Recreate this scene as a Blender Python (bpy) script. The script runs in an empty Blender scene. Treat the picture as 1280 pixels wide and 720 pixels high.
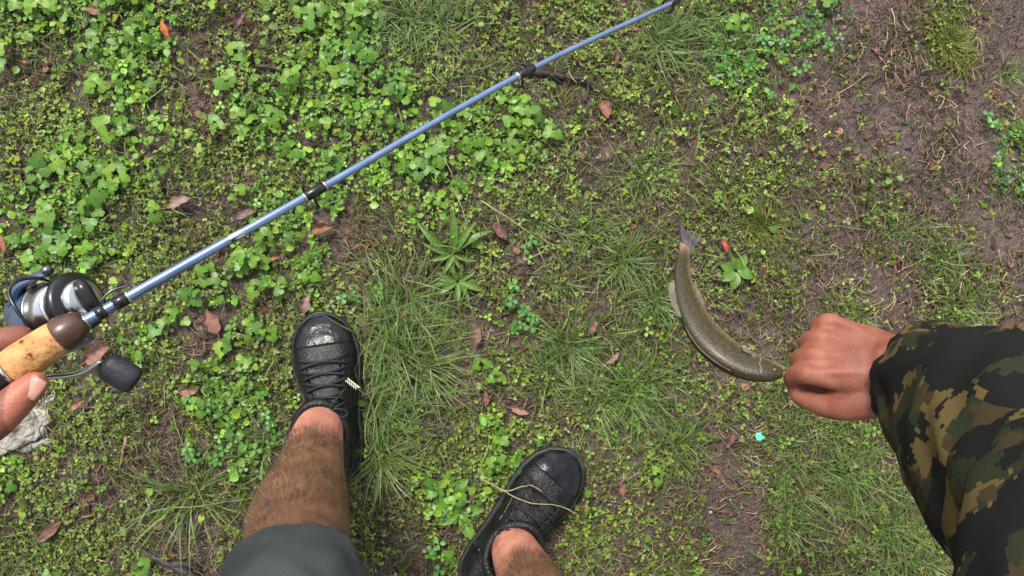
import bpy, bmesh, math, random
import numpy as np
from mathutils import Vector, Matrix, Quaternion, noise as mnoise

SC = bpy.context.scene
COL = SC.collection
rng = np.random.default_rng(7)
random.seed(7)

# ------------------------------------------------------------------ camera, sky, sun, exposure
CAM_H, F, W0, H0 = 1.50, 1050.0, 1280.0, 720.0
NADIR = (560.0, 400.0)                       # where straight-down falls in the frame
cam_d = bpy.data.cameras.new('camera')
cam = bpy.data.objects.new('camera', cam_d); COL.objects.link(cam)
cam_d.sensor_width = 36.0; cam_d.lens = 36.0 * F / W0
cam_d.clip_start = 0.01; cam_d.clip_end = 400.0
dvec = Vector(((NADIR[0] - 640) / F, (360 - NADIR[1]) / F, -1)).normalized()
CQ = dvec.rotation_difference(Vector((0, 0, -1)))
cam.rotation_mode = 'QUATERNION'; cam.rotation_quaternion = CQ
cam.location = (0, 0, CAM_H)
SC.camera = cam

SUN_AZ, SUN_EL = math.radians(-28), math.radians(58)      # azimuth from +Y towards +X
world = bpy.data.worlds.new('World'); SC.world = world; world.use_nodes = True
wn = world.node_tree.nodes; wl = world.node_tree.links
bg = wn['Background']
sky = wn.new('ShaderNodeTexSky'); sky.sky_type = 'NISHITA'; sky.sun_disc = False
sky.sun_elevation = SUN_EL; sky.sun_rotation = SUN_AZ
sky.air_density = 1.0; sky.dust_density = 3.0; sky.ozone_density = 1.0
hs = wn.new('ShaderNodeHueSaturation'); hs.inputs['Saturation'].default_value = 0.35
wl.new(sky.outputs[0], hs.inputs['Color']); wl.new(hs.outputs[0], bg.inputs['Color'])
bg.inputs['Strength'].default_value = 0.105
sd = bpy.data.lights.new('sun', 'SUN'); sd.energy = 1.5; sd.angle = math.radians(14); sd.color = (1.0, 0.94, 0.84)
sun = bpy.data.objects.new('sun', sd); COL.objects.link(sun)
sdir = Vector((math.sin(SUN_AZ) * math.cos(SUN_EL), math.cos(SUN_AZ) * math.cos(SUN_EL), math.sin(SUN_EL)))
sun.rotation_mode = 'QUATERNION'; sun.rotation_quaternion = sdir.to_track_quat('Z', 'Y'); sun.location = sdir * 6
vs = SC.view_settings
vs.view_transform = 'Standard'; vs.look = 'None'; vs.gamma = 1.0; vs.exposure = 1.42; vs.use_curve_mapping = False
SC.cycles.use_denoising = True
SC.cycles.max_bounces = 6; SC.cycles.diffuse_bounces = 3; SC.cycles.glossy_bounces = 2; SC.cycles.transmission_bounces = 3

def P(px, py, z=0.0):
    """place at height z that the photograph shows at (px, py)"""
    d = CQ @ Vector(((px - 640) / F, (360 - py) / F, -1))
    return Vector((0, 0, CAM_H)) + d * ((z - CAM_H) / d.z)

def to_px(x, y, z):
    """vectorised inverse of P, used for looking up the ground-cover map"""
    M = np.array(CQ.inverted().to_matrix())
    v = np.stack([x, y, z - CAM_H], -1) @ M.T
    return 640 + F * v[..., 0] / -v[..., 2], 360 - F * v[..., 1] / -v[..., 2]

# ------------------------------------------------------------------ numpy noise
def _hash(ix, iy, s):
    h = (ix.astype(np.int64) * 374761393 + iy.astype(np.int64) * 668265263 + s * 1442695041) & 0x7fffffff
    h = ((h ^ (h >> 13)) * 1274126177) & 0x7fffffff
    return ((h ^ (h >> 16)) & 0xffff) / 65535.0
def vnoise(x, y, s=0):
    ix = np.floor(x); iy = np.floor(y); fx = x - ix; fy = y - iy
    fx = fx * fx * (3 - 2 * fx); fy = fy * fy * (3 - 2 * fy)
    a = _hash(ix, iy, s); b = _hash(ix + 1, iy, s); c = _hash(ix, iy + 1, s); d = _hash(ix + 1, iy + 1, s)
    return (a * (1 - fx) + b * fx) * (1 - fy) + (c * (1 - fx) + d * fx) * fy
def fbm(x, y, f, s, o=3):
    t = 0; a = 1.0; n = 0
    for i in range(o):
        t = t + a * vnoise(x * f * 2 ** i, y * f * 2 ** i, s + i); n += a; a *= 0.5
    return t / n

# ------------------------------------------------------------------ shoe footprints (used to keep plants out)
def lpix(a, b, t): return a + (b - a) * t
SHOES = []
for toe, heel in (((400, 391), (430, 597)), ((717, 566), (583, 728))):
    T = P(*toe, 0.02); H = P(*heel, 0.01); T.z = H.z = 0
    d = (T - H); L = d.length; d.normalize()
    SHOES.append((H, d, L))
def shoe_w(t):      # half width of the sole along the shoe, t from heel to toe
    t = np.clip(t, 0, 1)
    base = np.interp(t, [0, .03, .08, .2, .35, .5, .65, .75, .85, .93, .975, 1], [.010, .023, .032, .0385, .040, .045, .0525, .0545, .050, .038, .022, .006])
    return base * 1.06
def in_shoe(x, y, grow=0.0):
    m = np.zeros(np.shape(x), bool)
    for k, (H, d, L) in enumerate(SHOES):
        u = (x - H.x) * d.x + (y - H.y) * d.y; v = (x - H.x) * d.y - (y - H.y) * d.x
        m |= (u > -grow) & (u < L + grow) & (np.abs(v) < shoe_w(u / L) + grow)
    return m

def gz(x, y):
    x = np.asarray(x, float); y = np.asarray(y, float)
    h = (fbm(x, y, 2.2, 3, 3) - .5) * .045 + (fbm(x, y, 14, 11, 3) - .5) * .016
    k = 0
    for H, d, L in SHOES:
        cx = H.x + d.x * L * .5; cy = H.y + d.y * L * .5
        k = np.maximum(k, np.exp(-((x - cx) ** 2 + (y - cy) ** 2) / .03))
    return h * (1 - np.clip(k * 1.3, 0, 1)) - .002

# ------------------------------------------------------------------ ground-cover map of the place (40 px cells)
COVER = """CCCCCmkkmmCCgggmkkmkggmmbbdsdmds
mkCCCCkkmmCCgggkkkmkggbbbbdddmds
kkmCCkkmCCCCCmgmkkmmgGbbmddsddss
mmmkCkdCCCCCCCCkCCkkmGGmmddsddsd
kmCkCCkmCCCkCCCCCmddGGkkmdsdsdsb
kmCCCkmmmkCCCCCCmkdkGGkmkdkmdsdb
CCCmmmkmCCCmmCmkkGkGkkkkdkdmddsd
CCCCmkmkCCdkmGGkdkGGgkkkGkdkdGds
mCCkmmmCCCkkGGgmdkdGggkkkddsdGGd
mmkCkmCCkmkGggGmdkdkGgkkkdksdkGd
kkkmCkkCmmkkgggkdkGGkdkddkdddGGd
dkkmkmCCmkkgggGkmGGGgkkdkdkddGdd
dkmmkkCCmkkgggGkdkGggGkkGkkdddkk
dkmmkdmCmkkggGkCmkGGGkGdkGGkdkkk
CmmkkdmCmkgggkmCCkkGmkdkGGgGkddd
mmkdkGGGGmmdkCCmkkkkkdsdGGGGddGG
kmmmkddkmkmkdkdkkkkmdkddmGGgkddg
kmmkmddkkkmmkdmkkkkdmkdskmggGkgg""".split()
COVN = np.array([[ord(c) for c in r] for r in COVER])
def cover(x, y):
    """cover class char code at ground points; outside the mapped area it goes on as the nearest kind of cover"""
    px, py = to_px(x, y, np.zeros_like(x))
    n = len(x)
    px = px + rng.normal(0, 11, n); py = py + rng.normal(0, 11, n)
    # beyond the map: mirror back in
    def refl(v, m):
        v = np.mod(v, 2 * m); return np.where(v > m, 2 * m - v, v)
    qx = refl(px, 1279.0); qy = refl(py, 719.0)
    return COVN[np.clip((qy / 40).astype(int), 0, 17), np.clip((qx / 40).astype(int), 0, 31)]

# ------------------------------------------------------------------ mesh helpers
def link(o, parent=None):
    COL.objects.link(o)
    if parent is not None: o.parent = parent
    return o
def mesh_obj(name, V, Fc, mat=None, parent=None, smooth=True, col=None, uv=None):
    me = bpy.data.meshes.new(name)
    me.from_pydata([tuple(map(float, v)) for v in V], [], [tuple(map(int, f)) for f in Fc])
    if smooth: me.polygons.foreach_set('use_smooth', [True] * len(me.polygons))
    if col is not None:
        a = me.color_attributes.new('Col', 'FLOAT_COLOR', 'POINT')
        c = np.ones((len(V), 4), np.float32); c[:, :3] = col; a.data.foreach_set('color', c.ravel())
    if uv is not None:
        l = me.uv_layers.new(name='UVMap'); li = np.empty(len(me.loops), int); me.loops.foreach_get('vertex_index', li)
        l.data.foreach_set('uv', np.asarray(uv, np.float32)[li].ravel())
    if mat: me.materials.append(mat)
    me.update()
    return link(bpy.data.objects.new(name, me), parent)
def tag(o, label, cat, group=None, kind=None):
    o['label'] = label; o['category'] = cat
    if group: o['group'] = group
    if kind: o['kind'] = kind
    return o
def thing(name, label, cat, loc=(0, 0, 0), group=None):
    o = link(bpy.data.objects.new(name, None)); o.location = loc; o.empty_display_size = .02
    return tag(o, label, cat, group)

def fast_mesh(name, V, T, colv, mat, smooth=False):
    """V (n,3), T (m,3) triangles"""
    me = bpy.data.meshes.new(name)
    me.vertices.add(len(V)); me.vertices.foreach_set('co', np.asarray(V, np.float32).ravel())
    m = len(T); me.loops.add(m * 3); me.loops.foreach_set('vertex_index', np.asarray(T, np.int32).ravel())
    me.polygons.add(m); me.polygons.foreach_set('loop_start', np.arange(0, m * 3, 3, dtype=np.int32))
    me.polygons.foreach_set('loop_total', np.full(m, 3, np.int32))
    if smooth: me.polygons.foreach_set('use_smooth', np.ones(m, bool))
    a = me.color_attributes.new('Col', 'FLOAT_COLOR', 'POINT')
    c = np.ones((len(V), 4), np.float32); c[:, :3] = colv; a.data.foreach_set('color', c.ravel())
    me.materials.append(mat); me.update(calc_edges=True)
    return me

def rot(yaw, tilt, roll=None):
    """N rotations: roll about Y (leaf length), tilt about X, then yaw about Z"""
    n = len(yaw); cy, sy, ct, st = np.cos(yaw), np.sin(yaw), np.cos(tilt), np.sin(tilt); z = np.zeros(n); o = np.ones(n)
    Rz = np.stack([cy, -sy, z, sy, cy, z, z, z, o], -1).reshape(n, 3, 3)
    Rx = np.stack([o, z, z, z, ct, -st, z, st, ct], -1).reshape(n, 3, 3)
    R = Rz @ Rx
    if roll is not None:
        cr, sr = np.cos(roll), np.sin(roll)
        R = R @ np.stack([cr, z, sr, z, o, z, -sr, z, cr], -1).reshape(n, 3, 3)
    return R
def inst(tv, tt, pos, R, sc, col, shade=None):
    """instance template (k,3)/(t,3) n times -> arrays"""
    n, k = len(pos), len(tv)
    if n == 0: return np.zeros((0, 3)), np.zeros((0, 3), int), np.zeros((0, 3))
    v = tv[None] * sc[:, None, :]
    V = np.einsum('nij,nkj->nki', R, v) + pos[:, None, :]
    T = (tt[None] + (np.arange(n) * k)[:, None, None]).reshape(-1, 3)
    C = np.repeat(col[:, None, :], k, 1)
    if shade is not None: C = C * shade[None]
    return V.reshape(-1, 3), T, C.reshape(-1, 3)
class Acc:
    def __init__(s): s.V = []; s.T = []; s.C = []; s.n = 0
    def add(s, V, T, C):
        s.V.append(V); s.T.append(T + s.n); s.C.append(C); s.n += len(V)
    def mesh(s, name, mat, smooth=False):
        return fast_mesh(name, np.concatenate(s.V), np.concatenate(s.T), np.concatenate(s.C), mat, smooth)

def tube(pts, rad, ns=12, cap=True, flat=None, up=None, sub=0):
    """closed tube along points; rad per point; flat = (a,b) scale of the two section axes per point"""
    pts = [Vector(p) for p in pts]
    if sub:
        pts, rad, flat = resample(pts, rad, sub, flat)
    n = len(pts); V = []; Fc = []
    tang = []
    for i in range(n):
        a = pts[max(i - 1, 0)]; b = pts[min(i + 1, n - 1)]
        tang.append((b - a).normalized())
    u = Vector(up) if up is not None else (Vector((0, 0, 1)) if abs(tang[0].z) < .9 else Vector((1, 0, 0)))
    for i in range(n):
        t = tang[i]; u = (u - t * u.dot(t)).normalized(); w = t.cross(u)
        fa, fb = flat[i] if flat is not None else (1, 1)
        for j in range(ns):
            a = 2 * math.pi * j / ns
            V.append(pts[i] + u * (math.cos(a) * rad[i] * fa) + w * (math.sin(a) * rad[i] * fb))
    for i in range(n - 1):
        for j in range(ns):
            Fc.append((i * ns + j, i * ns + (j + 1) % ns, (i + 1) * ns + (j + 1) % ns, (i + 1) * ns + j))
    if cap:
        Fc.append(tuple(range(ns - 1, -1, -1))); Fc.append(tuple((n - 1) * ns + j for j in range(ns)))
    return V, Fc
def resample(pts, rad, k, flat=None):
    """Catmull-Rom"""
    n = len(pts); op, orr, of = [], [], []
    for i in range(n - 1):
        p0, p1, p2, p3 = pts[max(i - 1, 0)], pts[i], pts[i + 1], pts[min(i + 2, n - 1)]
        r0, r1, r2, r3 = rad[max(i - 1, 0)], rad[i], rad[i + 1], rad[min(i + 2, n - 1)]
        for j in range(k + (1 if i == n - 2 else 0)):
            t = j / k
            f = lambda a, b, c, d: 0.5 * ((2 * b) + (c - a) * t + (2 * a - 5 * b + 4 * c - d) * t * t + (3 * b - a - 3 * c + d) * t ** 3)
            op.append(Vector([f(p0[q], p1[q], p2[q], p3[q]) for q in range(3)])); orr.append(max(f(r0, r1, r2, r3), 1e-5))
            if flat is not None:
                of.append(tuple(flat[i][q] * (1 - t) + flat[i + 1][q] * t for q in range(2)))
    return op, orr, (of if flat is not None else None)
def capsule(pts, rad, ns=14, sub=4, flat=None, up=None):
    """tube with rounded ends, for fingers and limbs"""
    pts = [Vector(p) for p in pts]; rad = list(rad)
    if sub > 1: pts, rad, flat = resample(pts, rad, sub, flat)
    t0 = (pts[0] - pts[1]).normalized(); t1 = (pts[-1] - pts[-2]).normalized()
    A = []; B = []
    for s in (1.0, .86, .5):
        A.append((pts[0] + t0 * rad[0] * s, rad[0] * math.sqrt(max(1 - s * s, .01))))
        B.append((pts[-1] + t1 * rad[-1] * s, rad[-1] * math.sqrt(max(1 - s * s, .01))))
    B = B[::-1]
    if flat is not None: flat = [flat[0]] * 3 + flat + [flat[-1]] * 3
    return tube([a for a, _ in A] + pts + [b for b, _ in B], [r for _, r in A] + rad + [r for _, r in B], ns, True, flat, up)
def joinvf(parts):
    V = []; Fc = []
    for v, f in parts:
        o = len(V); V += list(v); Fc += [tuple(i + o for i in q) for q in f]
    return V, Fc
def ellipsoid(c, r, R=None, nu=18, nv=12):
    V = []; Fc = []
    c = Vector(c)
    for i in range(nv + 1):
        th = math.pi * i / nv
        for j in range(nu):
            ph = 2 * math.pi * j / nu
            p = Vector((r[0] * math.sin(th) * math.cos(ph), r[1] * math.sin(th) * math.sin(ph), r[2] * math.cos(th)))
            V.append(c + (R @ p if R else p))
    for i in range(nv):
        for j in range(nu):
            Fc.append((i * nu + j, (i + 1) * nu + j, (i + 1) * nu + (j + 1) % nu, i * nu + (j + 1) % nu))
    return V, Fc
def remeshed(parts, voxel, smooth_it=6, fac=.5):
    V, Fc = joinvf(parts)
    o = mesh_obj('tmp', V, Fc)
    bm = bmesh.new(); bm.from_mesh(o.data); bmesh.ops.remove_doubles(bm, verts=bm.verts, dist=1e-6)
    bmesh.ops.recalc_face_normals(bm, faces=bm.faces); bm.to_mesh(o.data); bm.free()
    m = o.modifiers.new('r', 'REMESH'); m.mode = 'VOXEL'; m.voxel_size = voxel
    s = o.modifiers.new('s', 'SMOOTH'); s.iterations = smooth_it; s.factor = fac
    dg = bpy.context.evaluated_depsgraph_get(); dg.update()
    me = bpy.data.meshes.new_from_object(o.evaluated_get(dg))
    bpy.data.objects.remove(o)
    me.polygons.foreach_set('use_smooth', [True] * len(me.polygons))
    return me

# ------------------------------------------------------------------ materials
def mat(name):
    m = bpy.data.materials.new(name); m.use_nodes = True
    return m, m.node_tree.nodes, m.node_tree.links, m.node_tree.nodes['Principled BSDF']
def ramp(n, stops):
    r = n.new('ShaderNodeValToRGB'); e = r.color_ramp.elements
    while len(e) < len(stops): e.new(.5)
    for k, (p, c) in enumerate(stops):
        e[k].position = p; e[k].color = (*c, 1) if len(c) == 3 else c
    return r
def noisy(name, c0, c1, scale=30, rough=.6, spec=.5, bump=0, bscale=None, detail=4, metal=0, coat=0, coord='Object', dist=.002, r1=None):
    m, n, l, b = mat(name)
    tc = n.new('ShaderNodeTexCoord'); nz = n.new('ShaderNodeTexNoise')
    nz.inputs['Scale'].default_value = scale; nz.inputs['Detail'].default_value = detail
    l.new(tc.outputs[coord], nz.inputs['Vector'])
    r = ramp(n, [(.3, c0), (.7, c1)]); l.new(nz.outputs['Fac'], r.inputs[0]); l.new(r.outputs[0], b.inputs['Base Color'])
    b.inputs['Roughness'].default_value = rough; b.inputs['Specular IOR Level'].default_value = spec
    b.inputs['Metallic'].default_value = metal; b.inputs['Coat Weight'].default_value = coat; b.inputs['Coat Roughness'].default_value = .12
    if r1 is not None:
        mr = n.new('ShaderNodeMapRange'); mr.inputs[1].default_value = .35; mr.inputs[2].default_value = .65; mr.inputs[3].default_value = rough; mr.inputs[4].default_value = r1
        l.new(nz.outputs['Fac'], mr.inputs[0]); l.new(mr.outputs[0], b.inputs['Roughness'])
    if bump:
        nb = n.new('ShaderNodeTexNoise'); nb.inputs['Scale'].default_value = bscale or scale * 3; nb.inputs['Detail'].default_value = 5
        l.new(tc.outputs[coord], nb.inputs['Vector'])
        bp = n.new('ShaderNodeBump'); bp.inputs['Strength'].default_value = bump; bp.inputs['Distance'].default_value = dist
        l.new(nb.outputs['Fac'], bp.inputs['Height']); l.new(bp.outputs[0], b.inputs['Normal'])
    return m
def leaf_mat(name, rough=.42, transl=.30, spec=.45, nscale=180):
    m, n, l, b = mat(name)
    at = n.new('ShaderNodeVertexColor'); at.layer_name = 'Col'
    tc = n.new('ShaderNodeTexCoord'); nz = n.new('ShaderNodeTexNoise'); nz.inputs['Scale'].default_value = nscale; nz.inputs['Detail'].default_value = 3
    l.new(tc.outputs['Object'], nz.inputs['Vector'])
    mr = n.new('ShaderNodeMapRange'); mr.inputs[1].default_value = .3; mr.inputs[2].default_value = .7; mr.inputs[3].default_value = .72; mr.inputs[4].default_value = 1.25
    l.new(nz.outputs['Fac'], mr.inputs[0])
    mx = n.new('ShaderNodeVectorMath'); mx.operation = 'SCALE'
    l.new(at.outputs['Color'], mx.inputs[0]); l.new(mr.outputs[0], mx.inputs['Scale'])
    l.new(mx.outputs[0], b.inputs['Base Color'])
    b.inputs['Roughness'].default_value = rough; b.inputs['Specular IOR Level'].default_value = spec
    tr = n.new('ShaderNodeBsdfTranslucent'); ms = n.new('ShaderNodeMixShader'); ms.inputs[0].default_value = transl
    l.new(mx.outputs[0], tr.inputs['Color'])
    l.new(b.outputs[0], ms.inputs[1]); l.new(tr.outputs[0], ms.inputs[2]); l.new(ms.outputs[0], n['Material Output'].inputs['Surface'])
    return m
M_LEAF = leaf_mat('leaf_green')
M_GRASS = leaf_mat('grass_green', .45, .3, .4, 60)
M_DRY = leaf_mat('dry_litter', .6, .12, .3, 120)
M_CRUMB = noisy('soil_crumb', (.045, .028, .023), (.13, .088, .075), 60, .8, .3)

# ------------------------------------------------------------------ ground
def soil_material():
    m, n, l, b = mat('soil')
    tc = n.new('ShaderNodeTexCoord')
    n1 = n.new('ShaderNodeTexNoise'); n1.inputs['Scale'].default_value = 5; n1.inputs['Detail'].default_value = 8; n1.inputs['Roughness'].default_value = .65
    n2 = n.new('ShaderNodeTexNoise'); n2.inputs['Scale'].default_value = 90; n2.inputs['Detail'].default_value = 6
    n3 = n.new('ShaderNodeTexVoronoi'); n3.inputs['Scale'].default_value = 220
    for q in (n1, n2, n3): l.new(tc.outputs['Object'], q.inputs['Vector'])
    r1 = ramp(n, [(.32, (.042, .026, .022)), (.5, (.086, .057, .051)), (.7, (.140, .100, .092))]); l.new(n1.outputs['Fac'], r1.inputs[0])
    r2 = ramp(n, [(.3, (.55, .55, .55)), (.7, (1.25, 1.22, 1.2))]); l.new(n2.outputs['Fac'], r2.inputs[0])
    mx = n.new('ShaderNodeMix'); mx.data_type = 'RGBA'; mx.blend_type = 'MULTIPLY'; mx.inputs[0].default_value = 1
    l.new(r1.outputs[0], mx.inputs[6]); l.new(r2.outputs[0], mx.inputs[7])
    ln_ = n.new('ShaderNodeVectorMath'); ln_.operation = 'LENGTH'; l.new(tc.outputs['Object'], ln_.inputs[0])
    fr_ = n.new('ShaderNodeMapRange'); fr_.inputs[1].default_value = 1.7; fr_.inputs[2].default_value = 3.2; l.new(ln_.outputs['Value'], fr_.inputs[0])
    n4 = n.new('ShaderNodeTexNoise'); n4.inputs['Scale'].default_value = 9; n4.inputs['Detail'].default_value = 10; n4.inputs['Roughness'].default_value = .75; l.new(tc.outputs['Object'], n4.inputs['Vector'])
    gr = n.new('ShaderNodeMapRange'); gr.inputs[1].default_value = .40; gr.inputs[2].default_value = .58; l.new(n4.outputs['Fac'], gr.inputs[0])
    mu = n.new('ShaderNodeMath'); mu.operation = 'MULTIPLY'; l.new(fr_.outputs[0], mu.inputs[0]); l.new(gr.outputs[0], mu.inputs[1])
    gc = ramp(n, [(.3, (.060, .100, .020)), (.7, (.150, .190, .040))]); l.new(n2.outputs['Fac'], gc.inputs[0])
    mg = n.new('ShaderNodeMix'); mg.data_type = 'RGBA'; l.new(mu.outputs[0], mg.inputs[0]); l.new(mx.outputs[2], mg.inputs[6]); l.new(gc.outputs[0], mg.inputs[7])
    l.new(mg.outputs[2], b.inputs['Base Color'])
    rr = n.new('ShaderNodeMapRange'); rr.inputs[1].default_value = .35; rr.inputs[2].default_value = .65; rr.inputs[3].default_value = .42; rr.inputs[4].default_value = .8
    l.new(n1.outputs['Fac'], rr.inputs[0]); l.new(rr.outputs[0], b.inputs['Roughness'])
    b.inputs['Specular IOR Level'].default_value = .4
    ad = n.new('ShaderNodeMath'); ad.operation = 'MULTIPLY_ADD'; l.new(n3.outputs['Distance'], ad.inputs[0]); ad.inputs[1].default_value = .5; l.new(n2.outputs['Fac'], ad.inputs[2])
    bp = n.new('ShaderNodeBump'); bp.inputs['Strength'].default_value = .8; bp.inputs['Distance'].default_value = .006
    l.new(ad.outputs[0], bp.inputs['Height']); l.new(bp.outputs[0], b.inputs['Normal'])
    return m
cx = np.arange(-1.5, 1.5001, .011); ext = 1.5 + np.cumsum(.02 * 1.33 ** np.arange(1, 24))
gx = np.concatenate([-ext[::-1], cx, ext]); gy = np.concatenate([-ext[::-1], np.arange(-1.3, 1.3001, .011), ext]) 
gy = np.sort(np.unique(gy)); gx = np.unique(gx)
X, Y = np.meshgrid(gx, gy, indexing='xy'); Z = gz(X, Y)
nx, ny = len(gx), len(gy)
idx = np.arange(nx * ny).reshape(ny, nx)
q = np.stack([idx[:-1, :-1], idx[:-1, 1:], idx[1:, 1:], idx[1:, :-1]], -1).reshape(-1, 4)
tri = np.concatenate([q[:, [0, 1, 2]], q[:, [0, 2, 3]]])
gme = fast_mesh('ground', np.stack([X, Y, Z], -1).reshape(-1, 3), tri, np.ones((nx * ny, 3)), soil_material(), True)
ground = link(bpy.data.objects.new('ground', gme)); ground['kind'] = 'structure'
ground['label'] = 'damp purple brown bare soil showing between the plants'

# ------------------------------------------------------------------ templates for small plants
def leafT(wid=.36, fold=.10, droop=-.12):
    v = np.array([[0, 0, 0], [-wid * .8, .35, fold], [0, .38, 0], [wid * .8, .35, fold], [-wid * .75, .68, fold + droop * .3], [0, .7, droop * .3], [wid * .75, .68, fold + droop * .3], [0, 1, droop]], float)
    t = np.array([[0, 2, 1], [0, 3, 2], [1, 2, 5], [1, 5, 4], [2, 3, 6], [2, 6, 5], [4, 5, 7], [5, 6, 7]])
    return v, t
def cloverT():
    V = []; T = []
    for k in range(3):
        a = k * 2 * math.pi / 3; o = len(V)
        pts = [(0, .05, 0), (-.30, .42, .06), (-.36, .74, .08), (-.18, .98, .02), (0, .90, -.02), (.18, .98, .02), (.36, .74, .08), (.30, .42, .06), (0, .5, 0)]
        for x, y, z in pts: V.append((x * math.cos(a) - y * math.sin(a), x * math.sin(a) + y * math.cos(a), z))
        for i in range(8): T.append((o + i, o + 8, o + (i + 1) % 8))
    return np.array(V), np.array(T)
def bladeT(bend, nseg=4, curl=0.0):
    V = []; T = []
    x = z = 0.0; y = 0.0; ang = 0.0
    for i in range(nseg + 1):
        t = i / nseg; w = .5 * (1 - t ** 2.2) + .02
        sx = math.sin(curl * t * t) * t * .25
        V += [(-w * .02 + 0, y, z)] if False else [(-w + sx * 40, y, z), (w + sx * 40, y, z)]
        ang = bend * (t + .12); y += math.sin(min(ang, 2.6)) / nseg; z += math.cos(min(ang, 2.6)) / nseg
    for i in range(nseg):
        a = 2 * i; T += [(a, a + 1, a + 3), (a, a + 3, a + 2)]
    return np.array(V, float), np.array(T)
BLADES = [bladeT(b, 5, c) for b, c in ((.5, .6), (.9, -.8), (1.2, .3), (1.5, -.4), (1.9, .9), (1.35, -1.1), (1.7, .1), (2.1, -.5))]
def strawT(b1, b2):
    V = []; T = []
    p = np.array([[0, 0, 0], [b1 * .12, .35, .04], [b1 * .05 + b2 * .1, .7, .05], [b2 * .3, 1, 0]])
    for i, c in enumerate(p):
        w = .5
        V += [(c[0] - w * .03, c[1], c[2]), (c[0] + w * .03, c[1], c[2]), (c[0], c[1], c[2] + .04)]
    for i in range(3):
        a = 3 * i
        for j in range(3):
            k = (j + 1) % 3; T += [(a + j, a + k, a + 3 + k), (a + j, a + 3 + k, a + 3 + j)]
    return np.array(V, float), np.array(T)
STRAWS = [strawT(a, b) for a, b in ((1, -1), (-1, .5), (.3, 1), (-.6, -1.2))]
def chipT(seed):
    r = np.random.default_rng(seed); V = []; T = []
    for i in range(4):
        for j in range(3):
            y = i / 3; wx = (.12 + .42 * math.sin(math.pi * min(max(y, .08), .93))) * (1 + .25 * r.normal())
            V.append(((j - 1) * wx, y + .05 * r.normal(), .1 * r.normal() + (abs(j - 1)) * .12))
    for i in range(3):
        for j in range(2):
            a = i * 3 + j; T += [(a, a + 1, a + 4), (a, a + 4, a + 3)]
    return np.array(V), np.array(T)
CHIPS = [chipT(s) for s in range(6)]
def crumbT(seed):
    r = np.random.default_rng(seed)
    v = np.array([[1, 0, 0], [-1, 0, 0], [0, 1, 0], [0, -1, 0], [0, 0, .7], [0, 0, -.7]], float) * (1 + .35 * r.normal(size=(6, 1)))
    t = np.array([[0, 2, 4], [2, 1, 4], [1, 3, 4], [3, 0, 4], [2, 0, 5], [1, 2, 5], [3, 1, 5], [0, 3, 5]])
    return v, t
CRUMBS = [crumbT(s) for s in range(4)]
LT = leafT(); LT2 = leafT(.26, .06, -.2); LT3 = leafT(.48, .12, -.05); CLV = cloverT()

# colour palettes (real leaf colours), linear
def pal(n, base, var, hue=None):
    base = np.array(base); k = np.exp(rng.normal(0, var, (n, 1)))
    c = base[rng.integers(0, len(base), n)] * k
    return np.clip(c * np.exp(rng.normal(0, .07, (n, 3))), .004, .8)
YG = [(.180, .255, .028), (.150, .230, .024), (.205, .255, .048), (.115, .185, .022), (.175, .220, .050)]
BG = [(.145, .280, .026), (.115, .245, .024), (.185, .310, .026), (.088, .185, .022)]
BL = [(.085, .195, .058), (.105, .215, .072), (.070, .160, .044)]
GR = [(.105, .180, .038), (.130, .210, .045), (.155, .215, .062), (.082, .140, .032)]
PALE = [(.19, .21, .095), (.22, .22, .12), (.15, .175, .07)]
STRAW = [(.30, .22, .14), (.23, .155, .095), (.37, .29, .20), (.15, .095, .065), (.20, .12, .085), (.26, .17, .12)]
BROWN = [(.105, .050, .035), (.15, .070, .048), (.075, .042, .035), (.19, .095, .062), (.115, .068, .060)]

# densities per m2: class -> (tiny, clover, broad, short grass, long grass, straw, chips, crumbs)
DENS = {
    'C': (25000, 1700, 3000, 10000, 500, 2400, 500, 800, 5000),
    'm': (42000, 500, 200, 21000, 500, 5200, 350, 800, 12000),
    'k': (17000, 400, 60, 13500, 800, 9000, 1500, 1800, 8000),
    'g': (8000, 350, 40, 14500, 6500, 4600, 450, 600, 4000),
    'G': (10000, 350, 30, 14500, 3400, 8500, 900, 1300, 6000),
    'd': (2900, 110, 8, 2400, 220, 8500, 1000, 3600, 1500),
    's': (350, 20, 1, 300, 20, 2600, 300, 4600, 150),
    'b': (14000, 6500, 60, 3500, 160, 1600, 250, 900, 3000),
}
DT = np.zeros((256, 9))
for c, d in DENS.items(): DT[ord(c)] = d
CLEAR = [(128, 20, 15), (213, 43, 11), (305, 32, 14), (230, 256, 13), (310, 270, 10), (405, 288, 17), (268, 402, 19), (125, 442, 20), (102, 506, 12), (384, 380, 13), (755, 137, 15), (905, 308, 10), (65, 662, 20),
         (650, 512, 13), (606, 497, 11), (596, 420, 15), (740, 408, 12), (765, 447, 12), (625, 290, 15), (908, 548, 11), (345, 322, 9), (240, 488, 12), (660, 88, 10), (680, 92, 10), (700, 96, 10), (720, 100, 11), (736, 108, 11), (733, 122, 9), (765, 127, 9), (782, 134, 8),
         (330, 88, 9), (345, 90, 9), (360, 95, 9), (190, 696, 9), (210, 706, 11), (232, 716, 12), (26, 528, 44), (0, 545, 30), (46, 556, 22), (62, 500, 10), (155, 565, 10), (947, 545, 9), (919, 338, 20), (566, 316, 15), (572, 350, 12),
         (250, 125, 16), (200, 135, 14), (100, 105, 18), (60, 90, 18), (440, 300, 28), (470, 290, 18), (640, 330, 20), (255, 430, 18), (170, 575, 18), (130, 590, 14), (235, 690, 26), (190, 670, 18), (700, 400, 20), (545, 510, 18), (560, 440, 16), (520, 690, 20), (480, 660, 14)]
CW_ = np.array([[*P(x, y, 0)[:2], r / 700] for x, y, r in CLEAR])
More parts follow.
